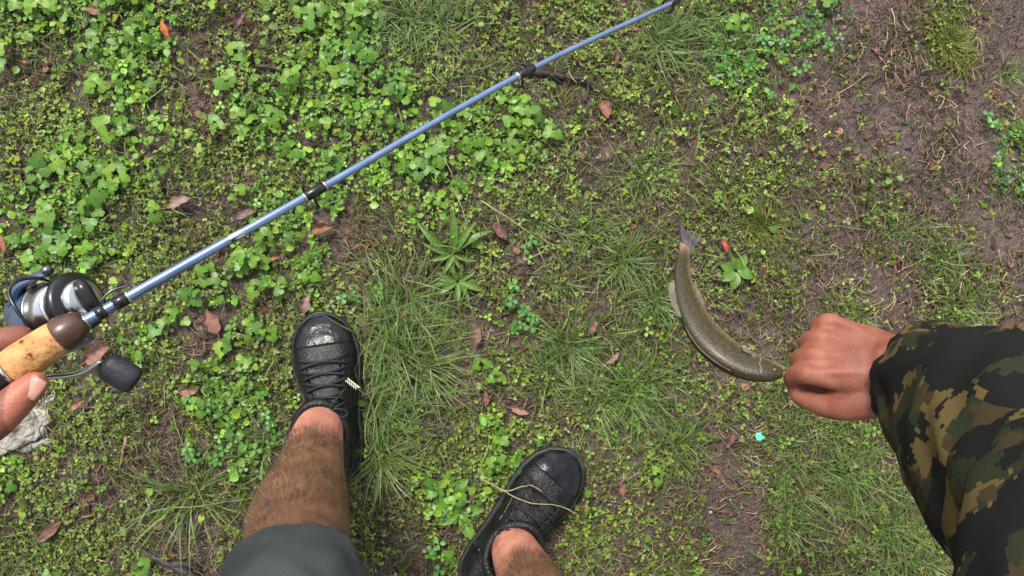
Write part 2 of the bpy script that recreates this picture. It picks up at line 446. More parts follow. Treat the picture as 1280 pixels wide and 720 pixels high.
def cleared(x, y):
    m = np.zeros(len(x), bool)
    wob = 1 + .9 * (fbm(x, y, 40, 77, 2) - .5)
    for cx_, cy_, r_ in CW_: m |= (x - cx_) ** 2 + (y - cy_) ** 2 < (r_ * wob) ** 2
    return m
def scatter_points(kind, mult=1.0):
    """points on the ground with the map's density for that kind; dense where the photo looks, thinner around it"""
    out = []
    mx = DT[:, kind].max() * mult
    for (x0, x1, y0, y1, k) in ((-.78, 1.22, -.62, .72, 1.0), (-2.6, 3.0, -2.3, 2.4, .085)):
        n = int(mx * k * (x1 - x0) * (y1 - y0))
        x = rng.uniform(x0, x1, n); y = rng.uniform(y0, y1, n)
        if k < 1:
            keep = ~((x > -.78) & (x < 1.22) & (y > -.62) & (y < .72)); x, y = x[keep], y[keep]
        cl = cover(x, y)
        pr = DT[cl, kind] * mult / mx
        clump = fbm(x, y, 16, 40 + kind, 2)                  # clumps and gaps
        if kind == 5 or kind == 6: clump = clump * 0 + .5
        pr = pr * np.clip((clump - .25) * 3.4, .10, 1.7)
        pr = np.where(cleared(x, y), pr * (.12 if kind < 5 else 1.5), pr)
        keep = (rng.random(n if k == 1 else len(x)) < pr) & ~in_shoe(x, y, -.004)
        out.append(np.stack([x[keep], y[keep], cl[keep]], -1))
    return np.concatenate(out)
def U(a, b, n): return rng.uniform(a, b, n)
def tint(x, y, c, s, amt=.35):
    return c * np.exp((fbm(x, y, 6, s, 2) - .5) * 2 * amt)[:, None]

acc = Acc()
# tiny leaves (chickweed-like)
p = scatter_points(0); n = len(p); cl = p[:, 2].astype(int)
c = pal(n, YG, .22); lush = np.isin(cl, [ord('C'), ord('b')]); c[lush] = pal(lush.sum(), BG, .22); c = tint(p[:, 0], p[:, 1], c, 61)
c[rng.random(n) < .06] = pal(1, PALE, .2)[0]
s = np.where(lush, U(.0052, .0125, n), U(.0034, .0088, n))
pos = np.stack([p[:, 0], p[:, 1], gz(p[:, 0], p[:, 1]) + U(.001, .020, n)], -1)
for k, T_ in enumerate((LT, LT2, LT3)):
    m = np.array([0, 1, 1, 2])[rng.integers(0, 4, n)] == k
    # each sprig: a pair or whorl of leaves
    for w in range(2):
        ya = U(0, 6.28, m.sum())
        acc.add(*inst(T_[0], T_[1], pos[m], rot(ya + w * 2.6, U(-.2, .75, m.sum()), U(-.4, .4, m.sum())), s[m][:, None] * np.ones(3), c[m]))
GC = link(bpy.data.objects.new('ground_cover', acc.mesh('ground_cover', M_LEAF)))
tag(GC, 'mat of tiny yellow green weed leaves covering the soil', 'ground cover', kind='stuff')
# small clover
acc = Acc(); p = scatter_points(1); n = len(p); cl = p[:, 2].astype(int)
c = pal(n, BG, .22); bl = cl == ord('b'); c[bl] = pal(bl.sum(), BL, .2); c = tint(p[:, 0], p[:, 1], c, 71)
s = U(.0055, .0105, n); s[bl] *= .85
pos = np.stack([p[:, 0], p[:, 1], gz(p[:, 0], p[:, 1]) + U(.006, .028, n)], -1)
acc.add(*inst(CLV[0], CLV[1], pos, rot(U(0, 6.28, n), rng.normal(0, .3, n), rng.normal(0, .3, n)), s[:, None] * np.ones(3), c))
o = link(bpy.data.objects.new('clover_patch', acc.mesh('clover_patch', M_LEAF)))
tag(o, 'carpet of small three-leaved clover spread through the lawn', 'clover', kind='stuff')
# broad weed leaves, mass between the plants that stand out
acc = Acc(); p = scatter_points(2); n = len(p)
c = tint(p[:, 0], p[:, 1], pal(n, BG, .25), 81); s = U(.009, .019, n)
pos = np.stack([p[:, 0], p[:, 1], gz(p[:, 0], p[:, 1]) + U(.008, .03, n)], -1)
acc.add(*inst(LT3[0], LT3[1], pos, rot(U(0, 6.28, n), U(-.25, .6, n), U(-.4, .4, n)), s[:, None] * np.ones(3), c))
o = link(bpy.data.objects.new('broadleaf_weeds', acc.mesh('broadleaf_weeds', M_LEAF)))
tag(o, 'mass of broad bright green weed leaves among the clover', 'weeds', kind='stuff')
# grass
def blades(acc, pos, ln, wd, col, yaw=None, lean=None):
    n = len(pos)
    yaw = U(0, 6.28, n) if yaw is None else yaw; lean = rng.normal(0, .25, n) if lean is None else lean
    which = rng.integers(0, len(BLADES), n)
    for k, (tv, tt) in enumerate(BLADES):
        m = which == k
        tvv = tv.copy(); sc = np.stack([wd[m], ln[m], ln[m]], -1)
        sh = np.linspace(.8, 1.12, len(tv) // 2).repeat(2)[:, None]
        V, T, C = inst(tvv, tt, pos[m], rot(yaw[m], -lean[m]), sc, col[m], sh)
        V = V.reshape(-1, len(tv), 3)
        floor = gz(V[..., 0], V[..., 1]) + .0015          # blades lie on the soil, never under it
        V[..., 2] = np.where(V[..., 2] < floor, floor + rng.random(V.shape[:2]) * .004, V[..., 2])
        keep = ~in_shoe(V[:, -1, 0], V[:, -1, 1], -.006) & ~in_shoe(V[:, 5, 0], V[:, 5, 1], -.006)
        V = V[keep]; C = C.reshape(-1, len(tv), 3)[keep]
        T = (tt[None] + (np.arange(len(V)) * len(tv))[:, None, None]).reshape(-1, 3)
        acc.add(V.reshape(-1, 3), T, C.reshape(-1, 3))
acc = Acc(); p = scatter_points(3); n = len(p)
c = pal(n, YG + YG + GR, .2); dry = rng.random(n) < .30; c[dry] = pal(dry.sum(), PALE, .25); c = tint(p[:, 0], p[:, 1], c, 91)
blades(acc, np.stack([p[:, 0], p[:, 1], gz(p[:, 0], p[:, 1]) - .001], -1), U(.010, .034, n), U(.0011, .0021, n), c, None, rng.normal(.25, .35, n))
p = scatter_points(4); n = len(p)
c = pal(n, GR, .2); dry = rng.random(n) < .14; c[dry] = pal(dry.sum(), PALE, .25)
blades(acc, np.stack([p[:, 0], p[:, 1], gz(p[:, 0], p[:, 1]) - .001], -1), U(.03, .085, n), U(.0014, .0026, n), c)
o = link(bpy.data.objects.new('grass', acc.mesh('grass', M_GRASS)))
tag(o, 'short scattered grass blades growing all over the ground', 'grass', kind='stuff')
# straw and dead bits
acc = Acc(); p = scatter_points(8); n = len(p); c = tint(p[:, 0], p[:, 1], pal(n, YG + PALE, .22), 93); which = rng.integers(0, 4, n); ln = U(.008, .030, n)
for k, (tv, tt) in enumerate(STRAWS):
    m = which == k
    pos = np.stack([p[m, 0], p[m, 1], gz(p[m, 0], p[m, 1]) + U(.002, .014, m.sum())], -1); wsc = U(.0009, .0017, m.sum()) / .03
    acc.add(*inst(tv * np.array([1.0, 1, 1]), tt, pos, rot(U(0, 6.28, m.sum()), rng.normal(0, .25, m.sum())), np.stack([wsc * 1.0, ln[m], wsc], -1), c[m]))
o = link(bpy.data.objects.new('creeping_stems', acc.mesh('creeping_stems', M_GRASS)))
tag(o, 'wiry pale green weed stems creeping through the ground cover', 'weeds', kind='stuff')
acc = Acc(); p = scatter_points(5); n = len(p); c = pal(n, STRAW, .3); which = rng.integers(0, 4, n); ln = U(.006, .030, n)
for k, (tv, tt) in enumerate(STRAWS):
    m = which == k
    pos = np.stack([p[m, 0], p[m, 1], gz(p[m, 0], p[m, 1]) + U(.0, .010, m.sum())], -1)
    wsc = U(.0010, .0022, m.sum()) / .03
    acc.add(*inst(tv, tt, pos, rot(U(0, 6.28, m.sum()), rng.normal(0, .16, m.sum())), np.stack([wsc + 0 * wsc, ln[m], wsc], -1), c[m]))
p = scatter_points(6); n = len(p); c = pal(n, BROWN, .3); which = rng.integers(0, 6, n); s = U(.005, .015, n)
for k, (tv, tt) in enumerate(CHIPS):
    m = which == k
    pos = np.stack([p[m, 0], p[m, 1], gz(p[m, 0], p[m, 1]) + U(.001, .007, m.sum())], -1)
    acc.add(*inst(tv, tt, pos, rot(U(0, 6.28, m.sum()), rng.normal(0, .25, m.sum()), rng.normal(0, .25, m.sum())), s[m][:, None] * np.ones(3), c[m]))
o = link(bpy.data.objects.new('dead_litter', acc.mesh('dead_litter', M_DRY)))
tag(o, 'scattered tan straw and brown leaf crumbs on the soil', 'litter', kind='stuff')
acc = Acc(); p = scatter_points(7); n = len(p); which = rng.integers(0, 4, n); s = np.exp(rng.normal(math.log(.0022), .45, n))
for k, (tv, tt) in enumerate(CRUMBS):
    m = which == k
    pos = np.stack([p[m, 0], p[m, 1], gz(p[m, 0], p[m, 1]) + s[m] * .2], -1)
    acc.add(*inst(tv, tt, pos, rot(U(0, 6.28, m.sum()), U(-1, 1, m.sum())), s[m][:, None] * np.ones(3), np.ones((m.sum(), 3))))
o = link(bpy.data.objects.new('soil_crumbs', acc.mesh('soil_crumbs', M_CRUMB)))
tag(o, 'small crumbs and grains of dark soil on bare patches', 'soil', kind='stuff')

# ------------------------------------------------------------------ grass tufts that stand out, each a thing
def gpt(px, py):
    v = P(px, py, 0); v.z = float(gz(v.x, v.y)); return v
def tuft(px, py, nb, ln, spread, base=GR, width=(.0013, .0026), name='grass_tuft', label='', cat='grass', group=None, lean=(.1, .9), sx=1.0, ang=0.0, dry=.1):
    g = gpt(px, py)
    a = U(0, 6.28, nb); r = np.minimum(np.abs(rng.normal(0, spread * 1.35, nb)), spread * 2.3)
    dx = r * np.cos(a) * sx; dy = r * np.sin(a); ca, sa = math.cos(ang), math.sin(ang)
    x = g.x + dx * ca - dy * sa; y = g.y + dx * sa + dy * ca
    yaw = a - math.pi / 2 + rng.normal(0, 1.2, nb)
    col = pal(nb, base, .2); d = rng.random(nb) < dry; col[d] = pal(d.sum(), PALE, .2)
    ac = Acc()
    pos = np.stack([x, y, gz(x, y) - .002], -1)
    ok = ~in_shoe(x, y, .0)
    blades(ac, pos[ok], (ln * U(.45, 1.15, nb))[ok], U(*width, nb)[ok], col[ok], yaw[ok], U(*lean, nb)[ok])
    me = ac.mesh(name, M_GRASS)
    co = np.empty(len(me.vertices) * 3, np.float32); me.vertices.foreach_get('co', co)
    co = co.reshape(-1, 3) - np.array(g, np.float32); me.vertices.foreach_set('co', co.ravel()); me.update()
    o = link(bpy.data.objects.new(name, me)); o.location = g
    return tag(o, label, cat, group)
TG = 'grass tufts scattered over the ground'
MARKS = {'the orange curled leaf': (213, 43), 'the long curled dead leaf': (128, 20), 'the dull purple leaf': (305, 32), 'the flat pale brown leaf': (230, 256), 'the russet folded leaf': (405, 288),
         'the reddish leaf by the reel': (268, 402), 'the pale lichen rock': (26, 528), 'the laced shoe below shorts': (400, 480), 'the outward turned shoe': (660, 630), 'the crooked black twig': (720, 98), 'the rusty leaf at the black twig': (755, 137),
         'the narrow-leaved rosette': (566, 325), 'the plantain': (919, 338), 'the turquoise scrap': (947, 545), 'the round sedge clump': (955, 281), 'the elongated sedge clump': (1188, 55), 'the dark red curled leaf': (65, 662),
         'the short dark twig': (344, 90), 'the tan stick': (156, 564), 'the thick dark stick': (215, 707), 'the ribbed tan leaf': (650, 512), 'the rust leaf behind the bail': (5, 305), 'the pale folded leaf below the fish': (765, 447), 'the dandelions': (570, 625),
         'the black twig in bare soil': (925, 706), 'the bent straw on bare soil': (1172, 190), 'the dry straw by blue clover': (1064, 106), 'the dark brown leaf under the rod': (770, 70)}
def near(px, py): return min(MARKS, key=lambda k: (MARKS[k][0] - px) ** 2 + (MARKS[k][1] - py) ** 2)
def T(px, py, nb, ln, sp, label, **k): return tuft(px, py, nb, ln, sp, label=label, group=TG, **k)
T(478, 572, 190, .105, .010, 'radiating green grass tuft beside the heel of the black shoe whose leg wears shorts hem')
T(520, 455, 260, .125, .030, 'long shaggy grass tuft between the laced shoe and the open soil')
T(470, 505, 240, .10, .030, 'dense grass tuft pressed against the inner side of a black shoe')
T(480, 425, 200, .11, .028, 'grass tuft leaning over the toe of a black shoe')
T(505, 375, 150, .12, .022, 'thin grass tuft just below the narrow-leaved rosette')
T(240, 618, 64, .15, .022, 'tuft of very long splayed grass blades beside the hairy shin')
LS = 'green grass tuft growing from the patchy soil between shoes and fish'
for (x, y, nb, ln, sp) in ((712, 432, 190, .085, .018), (690, 470, 110, .08, .022), (738, 292, 130, .06, .014), (668, 275, 110, .065, .014), (776, 328, 130, .075, .018), (820, 375, 200, .065, .022), (790, 492, 190, .085, .020), (745, 500, 120, .08, .02), (850, 552, 130, .07, .022), (815, 470, 90, .06, .02), (700, 350, 60, .06, .02)):
    T(x, y, nb, ln, sp, '%s grass tuft on patchy soil nearest %s' % ('dense' if nb > 150 else 'thin', near(x, y)))
LT_ = 'green grass tuft at the clover beyond the fishing rod'
for (x, y, nb, ln, sp) in ((545, 30, 190, .085, .030), (505, 20, 120, .08, .02), (828, 50, 200, .08, .024), (912, 62, 160, .065, .02), (875, 20, 130, .06, .024), (805, 222, 120, .07, .02)):
    T(x, y, nb, ln, sp, '%s grass tuft in lush cover nearest %s' % ('dense' if nb > 150 else 'thin', near(x, y)))
LR = 'green grass tuft on brown soil below the camouflage sleeve or past the hand'
for (x, y, nb, ln, sp) in ((1062, 590, 210, .07, .026), (1000, 612, 150, .06, .03), (985, 655, 150, .06, .022), (1110, 655, 200, .07, .032), (1150, 700, 220, .07, .035), (1180, 325, 120, .055, .022), (1205, 382, 150, .06, .022), (1135, 285, 80, .05, .02), (1080, 395, 70, .05, .014), (1040, 540, 90, .05, .018), (990, 545, 80, .05, .018), (1262, 90, 60, .045, .012), (60, 690, 60, .05, .02), (330, 560, 60, .09, .02)):
    T(x, y, nb, ln, sp, '%s spreading grass tuft nearest %s' % ('dense' if nb > 140 else 'sparse' if nb < 75 else 'loose', near(x, y)))
OL = [(.125, .150, .018), (.150, .165, .022), (.095, .115, .016), (.17, .17, .03)]
tuft(955, 281, 700, .046, .011, OL, (.0012, .0022), 'sedge_clump', 'dense olive sedge clump on soil above the fish and hand', 'grass', sx=1.35)
tuft(1188, 55, 800, .046, .010, OL, (.0012, .0022), 'sedge_clump', 'elongated olive sedge clump on bare soil with no leaf beside it', 'grass', sx=2.6, ang=-1.05)

# ------------------------------------------------------------------ leafy plants that stand out
def leaf_mesh(name, L, w, fold=.12, arch=.25, nseg=8, lobes=0, tipw=.5, col=(.09, .21, .025), wave=.0, mat_=None, thick=False):
    """leaf lying along +Y from the origin"""
    V = []; Fc = []; C = []
    for i in range(nseg + 1):
        t = i / nseg
        prof = (math.sin(math.pi * min(1, t ** tipw * .98 + .01)) ** .8) if lobes == 0 else max(math.sin(math.pi * t), .05) ** .6 * (.78 + .22 * abs(math.cos(t * math.pi * lobes)))
        hw = w * .5 * max(prof, .03)
        z0 = arch * L * (t - t * t * 1.25)
        for j in range(5):
            u = (j - 2) / 2
            V.append((u * hw, t * L, z0 + abs(u) * hw * fold * 2 + wave * L * math.sin(t * 9 + j * 1.7)))
            C.append(np.array(col) * (1.18 if j == 2 else 1.0) * (1 - .12 * t))
    for i in range(nseg):
        for j in range(4):
            a = i * 5 + j; Fc.append((a, a + 1, a + 6, a + 5))
    me = bpy.data.meshes.new(name); me.from_pydata(V, [], Fc); me.polygons.foreach_set('use_smooth', [True] * len(Fc))
    a = me.color_attributes.new('Col', 'FLOAT_COLOR', 'POINT'); cc = np.ones((len(V), 4), np.float32); cc[:, :3] = np.clip(C, 0, 1); a.data.foreach_set('color', cc.ravel())
    me.materials.append(mat_ or M_LEAF); me.update()
    return me
def put_leaf(me, parent, az, elev, r0=.0, z0=.004, roll=0, sc=1.0):
    """az: direction in the image, degrees anticlockwise from right"""
    o = link(bpy.data.objects.new('leaf', me), parent)
    a = math.radians(az)
    o.rotation_euler = Matrix.Rotation(a - math.pi / 2, 3, 'Z').to_4x4().to_euler()
    Mx = Matrix.Rotation(a - math.pi / 2, 4, 'Z') @ Matrix.Rotation(math.radians(elev), 4, 'X') @ Matrix.Rotation(roll, 4, 'Y') @ Matrix.Scale(sc, 4)
    o.matrix_local = Matrix.Translation((math.cos(a) * r0, math.sin(a) * r0, z0)) @ Mx
    return o
lm = leaf_mesh('rosette_leaf', .08, .015, .25, .34, 12, tipw=.75, col=(.105, .200, .032), wave=.006)
lm2 = leaf_mesh('rosette_leaf', .055, .013, .25, .26, 12, tipw=.8, col=(.115, .215, .036), wave=.008)
t = thing('rosette_weed', 'rosette weed with long narrow upright green leaves by grass', 'weed', gpt(566, 318) + Vector((0, 0, .012)))
for az, el, sc, ms in ((92, 22, 1.0, lm), (60, 14, .85, lm), (38, 6, 1.0, lm), (140, 6, 1.05, lm), (162, 4, .7, lm), (-12, 4, .8, lm2), (-60, 4, .6, lm2), (-110, 6, .7, lm2), (200, 4, .75, lm2), (75, 30, .6, lm2)):
    put_leaf(ms, t, az + random.uniform(-6, 6), el + random.uniform(-2, 9), .003, .006, random.uniform(-.6, .6), sc)
t = thing('rosette_weed', 'smaller rosette weed with spreading leaves touching the shaggy grass tuft', 'weed', gpt(572, 352) + Vector((0, 0, .010)))
for az, el, sc in ((170, 6, 1.0), (195, 3, .9), (215, 4, 1.0), (150, 8, .8), (30, 6, .8), (-30, 4, .9), (-55, 3, .85), (70, 14, .7), (110, 12, .7), (-95, 3, .8)):
    put_leaf(lm2, t, az + random.uniform(-10, 10), el + random.uniform(-2, 10), .002, .006, random.uniform(-.7, .7), sc * random.uniform(.7, 1.1))
ov = leaf_mesh('oval_leaf', .032, .021, .16, .25, 10, tipw=.9, col=(.125, .235, .036), wave=.012)
t = thing('plantain', 'small plantain with six oval pale green leaves near the fish tail', 'weed', gpt(919, 338) + Vector((0, 0, .008)))
for az, el, sc in ((60, 14, 1.0), (110, 10, .75), (160, 5, .95), (215, 6, 1.0), (260, 4, 1.05), (-25, 6, 1.0), (10, 8, .7)): put_leaf(ov, t, az, el + random.uniform(0, 10), .003, .008, random.uniform(-.4, .4), sc)
# dandelion-like lobed leaves by the right shoe
lb = leaf_mesh('lobed_leaf', .05, .024, .12, .15, 14, lobes=4, col=(.12, .26, .03))
for (x, y, azs, lab) in ((575, 640, (20, 75, 140, 195, 300), 'bright lobed dandelion leaves beside the right-turned black shoe'), (560, 615, (100, 160, 40, 250), 'bright lobed dandelion leaves just beyond the stem on the shoe')):
    t = thing('dandelion', lab, 'weed', gpt(x, y))
    for az in azs: put_leaf(lb, t, az + random.uniform(-12, 12), random.uniform(6, 18), .002, .010, 0, random.uniform(.7, 1.0))

# bright broad-leaved weeds: three-lobed leaves on stems, each plant a thing
def trilobe(name, size, col, seed):
    r = random.Random(seed); V = [(0, 0, 0)]; C = [np.array(col) * 1.15]; Fc = []
    n = 27
    for ring, k in ((1, .5), (2, 1.0)):
        for i in range(n):
            a = 2 * math.pi * i / n
            lob = .56 + .44 * abs(math.cos(a * 1.5)) ** .8
            ser = 1 + (.06 if i % 2 else -.04) * (ring == 2)
            rr = size * k * lob * ser
            notch = 1 - .45 * math.exp(-((a - math.pi) / .28) ** 2) * (ring == 2)
            V.append((rr * notch * math.sin(a), rr * notch * math.cos(a), size * (.10 * k - .16 * k * k * (1 + .5 * math.cos(3 * a)) + .03 * r.gauss(0, 1))))
            C.append(np.array(col) * (1.0 if ring == 1 else .92))
    for i in range(n):
        j = (i + 1) % n
        Fc.append((0, 1 + i, 1 + j)); Fc.append((1 + i, 1 + n + i, 1 + n + j, 1 + j))
    me = bpy.data.meshes.new(name); me.from_pydata(V, [], [f[::-1] for f in Fc]); me.polygons.foreach_set('use_smooth', [True] * len(Fc))
    a = me.color_attributes.new('Col', 'FLOAT_COLOR', 'POINT'); cc = np.ones((len(V), 4), np.float32); cc[:, :3] = np.clip(C, 0, 1); a.data.foreach_set('color', cc.ravel())
    me.materials.append(M_LEAF); me.update(); return me
TRI = [trilobe('weed_leaf', 1.0, c, s) for s, c in enumerate(((.155, .30, .030), (.125, .26, .030), (.10, .22, .032), (.19, .33, .034), (.22, .33, .040), (.085, .19, .028)))]
sv, sf = tube([(0, 0, 0), (.15, 0, .5), (.1, .05, 1)], [.05, .045, .04], 5)
STEM = bpy.data.meshes.new('stem'); STEM.from_pydata([tuple(v) for v in sv], [], sf)
_a = STEM.color_attributes.new('Col', 'FLOAT_COLOR', 'POINT'); _a.data.foreach_set('color', np.tile([.14, .17, .05, 1], len(sv)).astype(np.float32)); STEM.materials.append(M_LEAF)
cl3 = np.array(CLV[0])
def clover_leaflet(col):
    pts = [(0, .02, 0), (-.30, .40, .05), (-.40, .70, .07), (-.24, .98, .02), (0, .92, -.02), (.24, .98, .02), (.40, .70, .07), (.30, .40, .05), (0, .5, 0)]
    me = bpy.data.meshes.new('leaflet'); me.from_pydata(pts, [], [((i + 1) % 8, 8, i) for i in range(8)]); me.polygons.foreach_set('use_smooth', [True] * 8)
    a = me.color_attributes.new('Col', 'FLOAT_COLOR', 'POINT'); cc = np.ones((9, 4), np.float32); cc[:, :3] = col; cc[8, :3] = np.array(col) * 1.5; a.data.foreach_set('color', cc.ravel())
    me.materials.append(M_LEAF); me.update(); return me
CLF = [clover_leaflet(c) for c in ((.07, .20, .03), (.09, .24, .04), (.085, .22, .055))]
def broadweed(px, py, size, nl, ci, label, group):
    g = gpt(px, py)
    if in_shoe(np.array([g.x]), np.array([g.y]), .012)[0]: return
    label = '%s broad-leaved weed with %s, nearest %s' % (('bright green', 'fresh green', 'mid green', 'yellow green', 'lime yellow', 'dark green')[ci], ('one leaf', 'two leaves', 'three leaves', 'four leaves')[nl - 1], near(px, py))
    t = thing('broadleaf_weed', label, 'weed', g, group)
    a0 = random.uniform(0, 6.28)
    for k in range(nl):
        a = a0 + k * 6.28 / nl + random.uniform(-.5, .5); r = size * random.uniform(.75, 1.15) if nl > 1 else 0
        h = random.uniform(.018, .042); x, y = math.cos(a) * r, math.sin(a) * r
        l = link(bpy.data.objects.new('leaf', TRI[max(0, min(5, ci + random.choice((0, 0, 1, -1))))]), t); s = size * random.uniform(.75, 1.15)
        l.location = (x, y, h); l.scale = (s, s, s); l.rotation_euler = (random.gauss(0, .3), random.gauss(0, .3), a - 1.57)
        st = link(bpy.data.objects.new('stem', STEM), t)
        d = Vector((x, y, h + .002)); st.rotation_mode = 'QUATERNION'; st.rotation_quaternion = d.to_track_quat('Z', 'Y'); st.scale = (.017, .017, d.length); st.location = (0, 0, -.002)
def cloverplant(px, py, size, label, group):
    g = gpt(px, py)
    if in_shoe(np.array([g.x]), np.array([g.y]), .01)[0]: return
    label = '%s three-leaved round clover nearest %s' % ('large' if size > .0105 else 'small', near(px, py))
    t = thing('clover_plant', label, 'clover', g, group)
    h = random.uniform(.015, .035); a0 = random.uniform(0, 6.28); c = random.choice(CLF); tx, ty = random.gauss(0, .22), random.gauss(0, .22)
    for k in range(3):
        l = link(bpy.data.objects.new('leaflet', c), t)
        l.matrix_local = Matrix.Translation((0, 0, h)) @ Matrix.Rotation(tx, 4, 'X') @ Matrix.Rotation(ty, 4, 'Y') @ Matrix.Rotation(a0 + k * 2.094, 4, 'Z') @ Matrix.Scale(size, 4)
    st = link(bpy.data.objects.new('stem', STEM), t); st.scale = (.015, .015, h + .003); st.location = (0, 0, -.002)
BW1 = ('bright green broad-leaved weed in the lush cover beside or beyond the fishing rod', 'broad-leaved weeds in the lush cover')
hand_placed = [(150, 165, .016, 4, 0), (150, 220, .015, 4, 3), (65, 203, .014, 4, 2), (60, 25, .014, 3, 0), (38, 8, .014, 3, 0), (7, 78, .014, 2, 3), (120, 80, .011, 2, 3), (272, 14, .010, 1, 3), (198, 112, .010, 1, 4), (180, 50, .013, 4, 1), (243, 172, .009, 1, 4), (258, 192, .008, 1, 4), (308, 155, .014, 3, 0), (60, 282, .014, 4, 1), (118, 262, .014, 3, 2), (75, 305, .015, 4, 2), (120, 318, .012, 2, 1), (203, 268, .011, 2, 1), (229, 300, .010, 1, 4), (20, 200, .010, 1, 4), (135, 240, .014, 3, 1), (345, 150, .012, 4, 1), (385, 30, .014, 4, 1), (410, 70, .013, 2, 0), (430, 100, .014, 4, 2), (395, 20, .012, 3, 1), (470, 30, .012, 3, 2), (300, 70, .012, 3, 2), (290, 108, .013, 4, 1), (275, 160, .011, 3, 1), (645, 130, .013, 4, 0), (665, 150, .013, 4, 1), (625, 120, .012, 3, 0), (690, 165, .012, 3, 1), (640, 160, .012, 3, 1), (605, 200, .011, 3, 2), (265, 345, .012, 4, 1), (215, 395, .011, 2, 1), (230, 398, .011, 2, 0), (200, 408, .012, 2, 2), (300, 330, .012, 4, 1), (325, 360, .011, 3, 1), (335, 300, .011, 4, 1), (180, 450, .011, 2, 0), (8, 605, .013, 2, 4), (35, 640, .010, 1, 3), (7, 645, .010, 1, 1), (600, 455, .010, 3, 1), (618, 470, .010, 3, 0), (560, 690, .013, 1, 1), (255, 645, .009, 1, 4), (1020, 8, .013, 2, 3), (930, 30, .010, 2, 1), (50, 330, .013, 3, 1)]
for a in hand_placed: broadweed(*a, *BW1)
rr = random.Random(5); placed = 0
while placed < 95:
    x, y = rr.uniform(-40, 1320), rr.uniform(-40, 760)
    c = COVER[max(0, min(17, int(y // 40)))][max(0, min(31, int(x // 40)))]
    if c == 'C' or (c == 'm' and rr.random() < .12):
        broadweed(x, y, rr.uniform(.007, .0125), rr.choice((2, 3, 3, 4)), rr.choice((0, 1, 1, 2, 2, 5)), *BW1); placed += 1
CW = ('three-leaved round clover standing out among the small weeds', 'clover plants that stand out')
for (x, y) in ((245, 505), (285, 520), (300, 545), (330, 515), (345, 530), (315, 560), (270, 575), (325, 583), (250, 575), (345, 545), (265, 500), (305, 590), (235, 560), (280, 560), (330, 490), (290, 490), (540, 612), (548, 640), (430, 380), (470, 362), (450, 370), (650, 385), (640, 365), (665, 395), (630, 380), (655, 310), (660, 405), (645, 400), (930, 85), (950, 50), (985, 55), (1010, 50), (1030, 60), (970, 30), (995, 90), (1250, 155), (1270, 165), (1240, 150), (905, 90), (890, 85), (415, 80), (440, 75), (435, 95), (460, 85), (480, 95), (500, 110), (470, 60), (450, 55), (545, 690), (555, 700), (540, 680)):
    for _ in range(2): cloverplant(x + rr.uniform(-9, 9), y + rr.uniform(-9, 9), rr.uniform(.008, .0125), *CW)

# ------------------------------------------------------------------ dead leaves, each a thing
def dead_leaf(px, py, az, L, w, col, label, curl=.5, seed=0, z=.020):
    g = gpt(px, py); r = random.Random(seed); V = []; C = []; Fc = []
    n, m = 10, 7
    for i in range(n + 1):
        t = i / n; prof = max(math.sin(math.pi * (t ** .8)), .04) ** .75 * (1 + .12 * math.sin(t * 14 + seed))
        for j in range(m):
            u = (j - 3) / 3; hw = w * .5 * prof
            zz = curl * hw * u * u + L * .10 * math.sin(t * 3.1) * (1 if seed % 2 else -.2) + .0012 * r.gauss(0, 1) + (0 if j != 3 else .0012)
            V.append((u * hw * (1 - .25 * curl * abs(u)), (t - .5) * L, zz)); C.append(np.array(col) * r.uniform(.75, 1.2) * (1.2 if j == 3 else 1))
    for i in range(n):
        for j in range(m - 1):
            a = i * m + j; Fc.append((a, a + 1, a + m + 1, a + m))
    pt, pf = tube([(0, -.5 * L - .2 * L, .004), (.001, -.5 * L, .001), (0, -.2 * L, .001)], [.0008, .001, .0006], 5)
    o0 = len(V); V += [tuple(v) for v in pt]; C += [np.array(col) * .8] * len(pt); Fc += [tuple(i + o0 for i in f) for f in pf]
    o = mesh_obj('dead_leaf', V, Fc, M_DRY, None, True, np.clip(C, 0, 1))
    o.location = g + Vector((0, 0, z)); o.rotation_euler = (r.gauss(0, .15), r.gauss(0, .15), math.radians(az - 90))
    return tag(o, label, 'leaf')
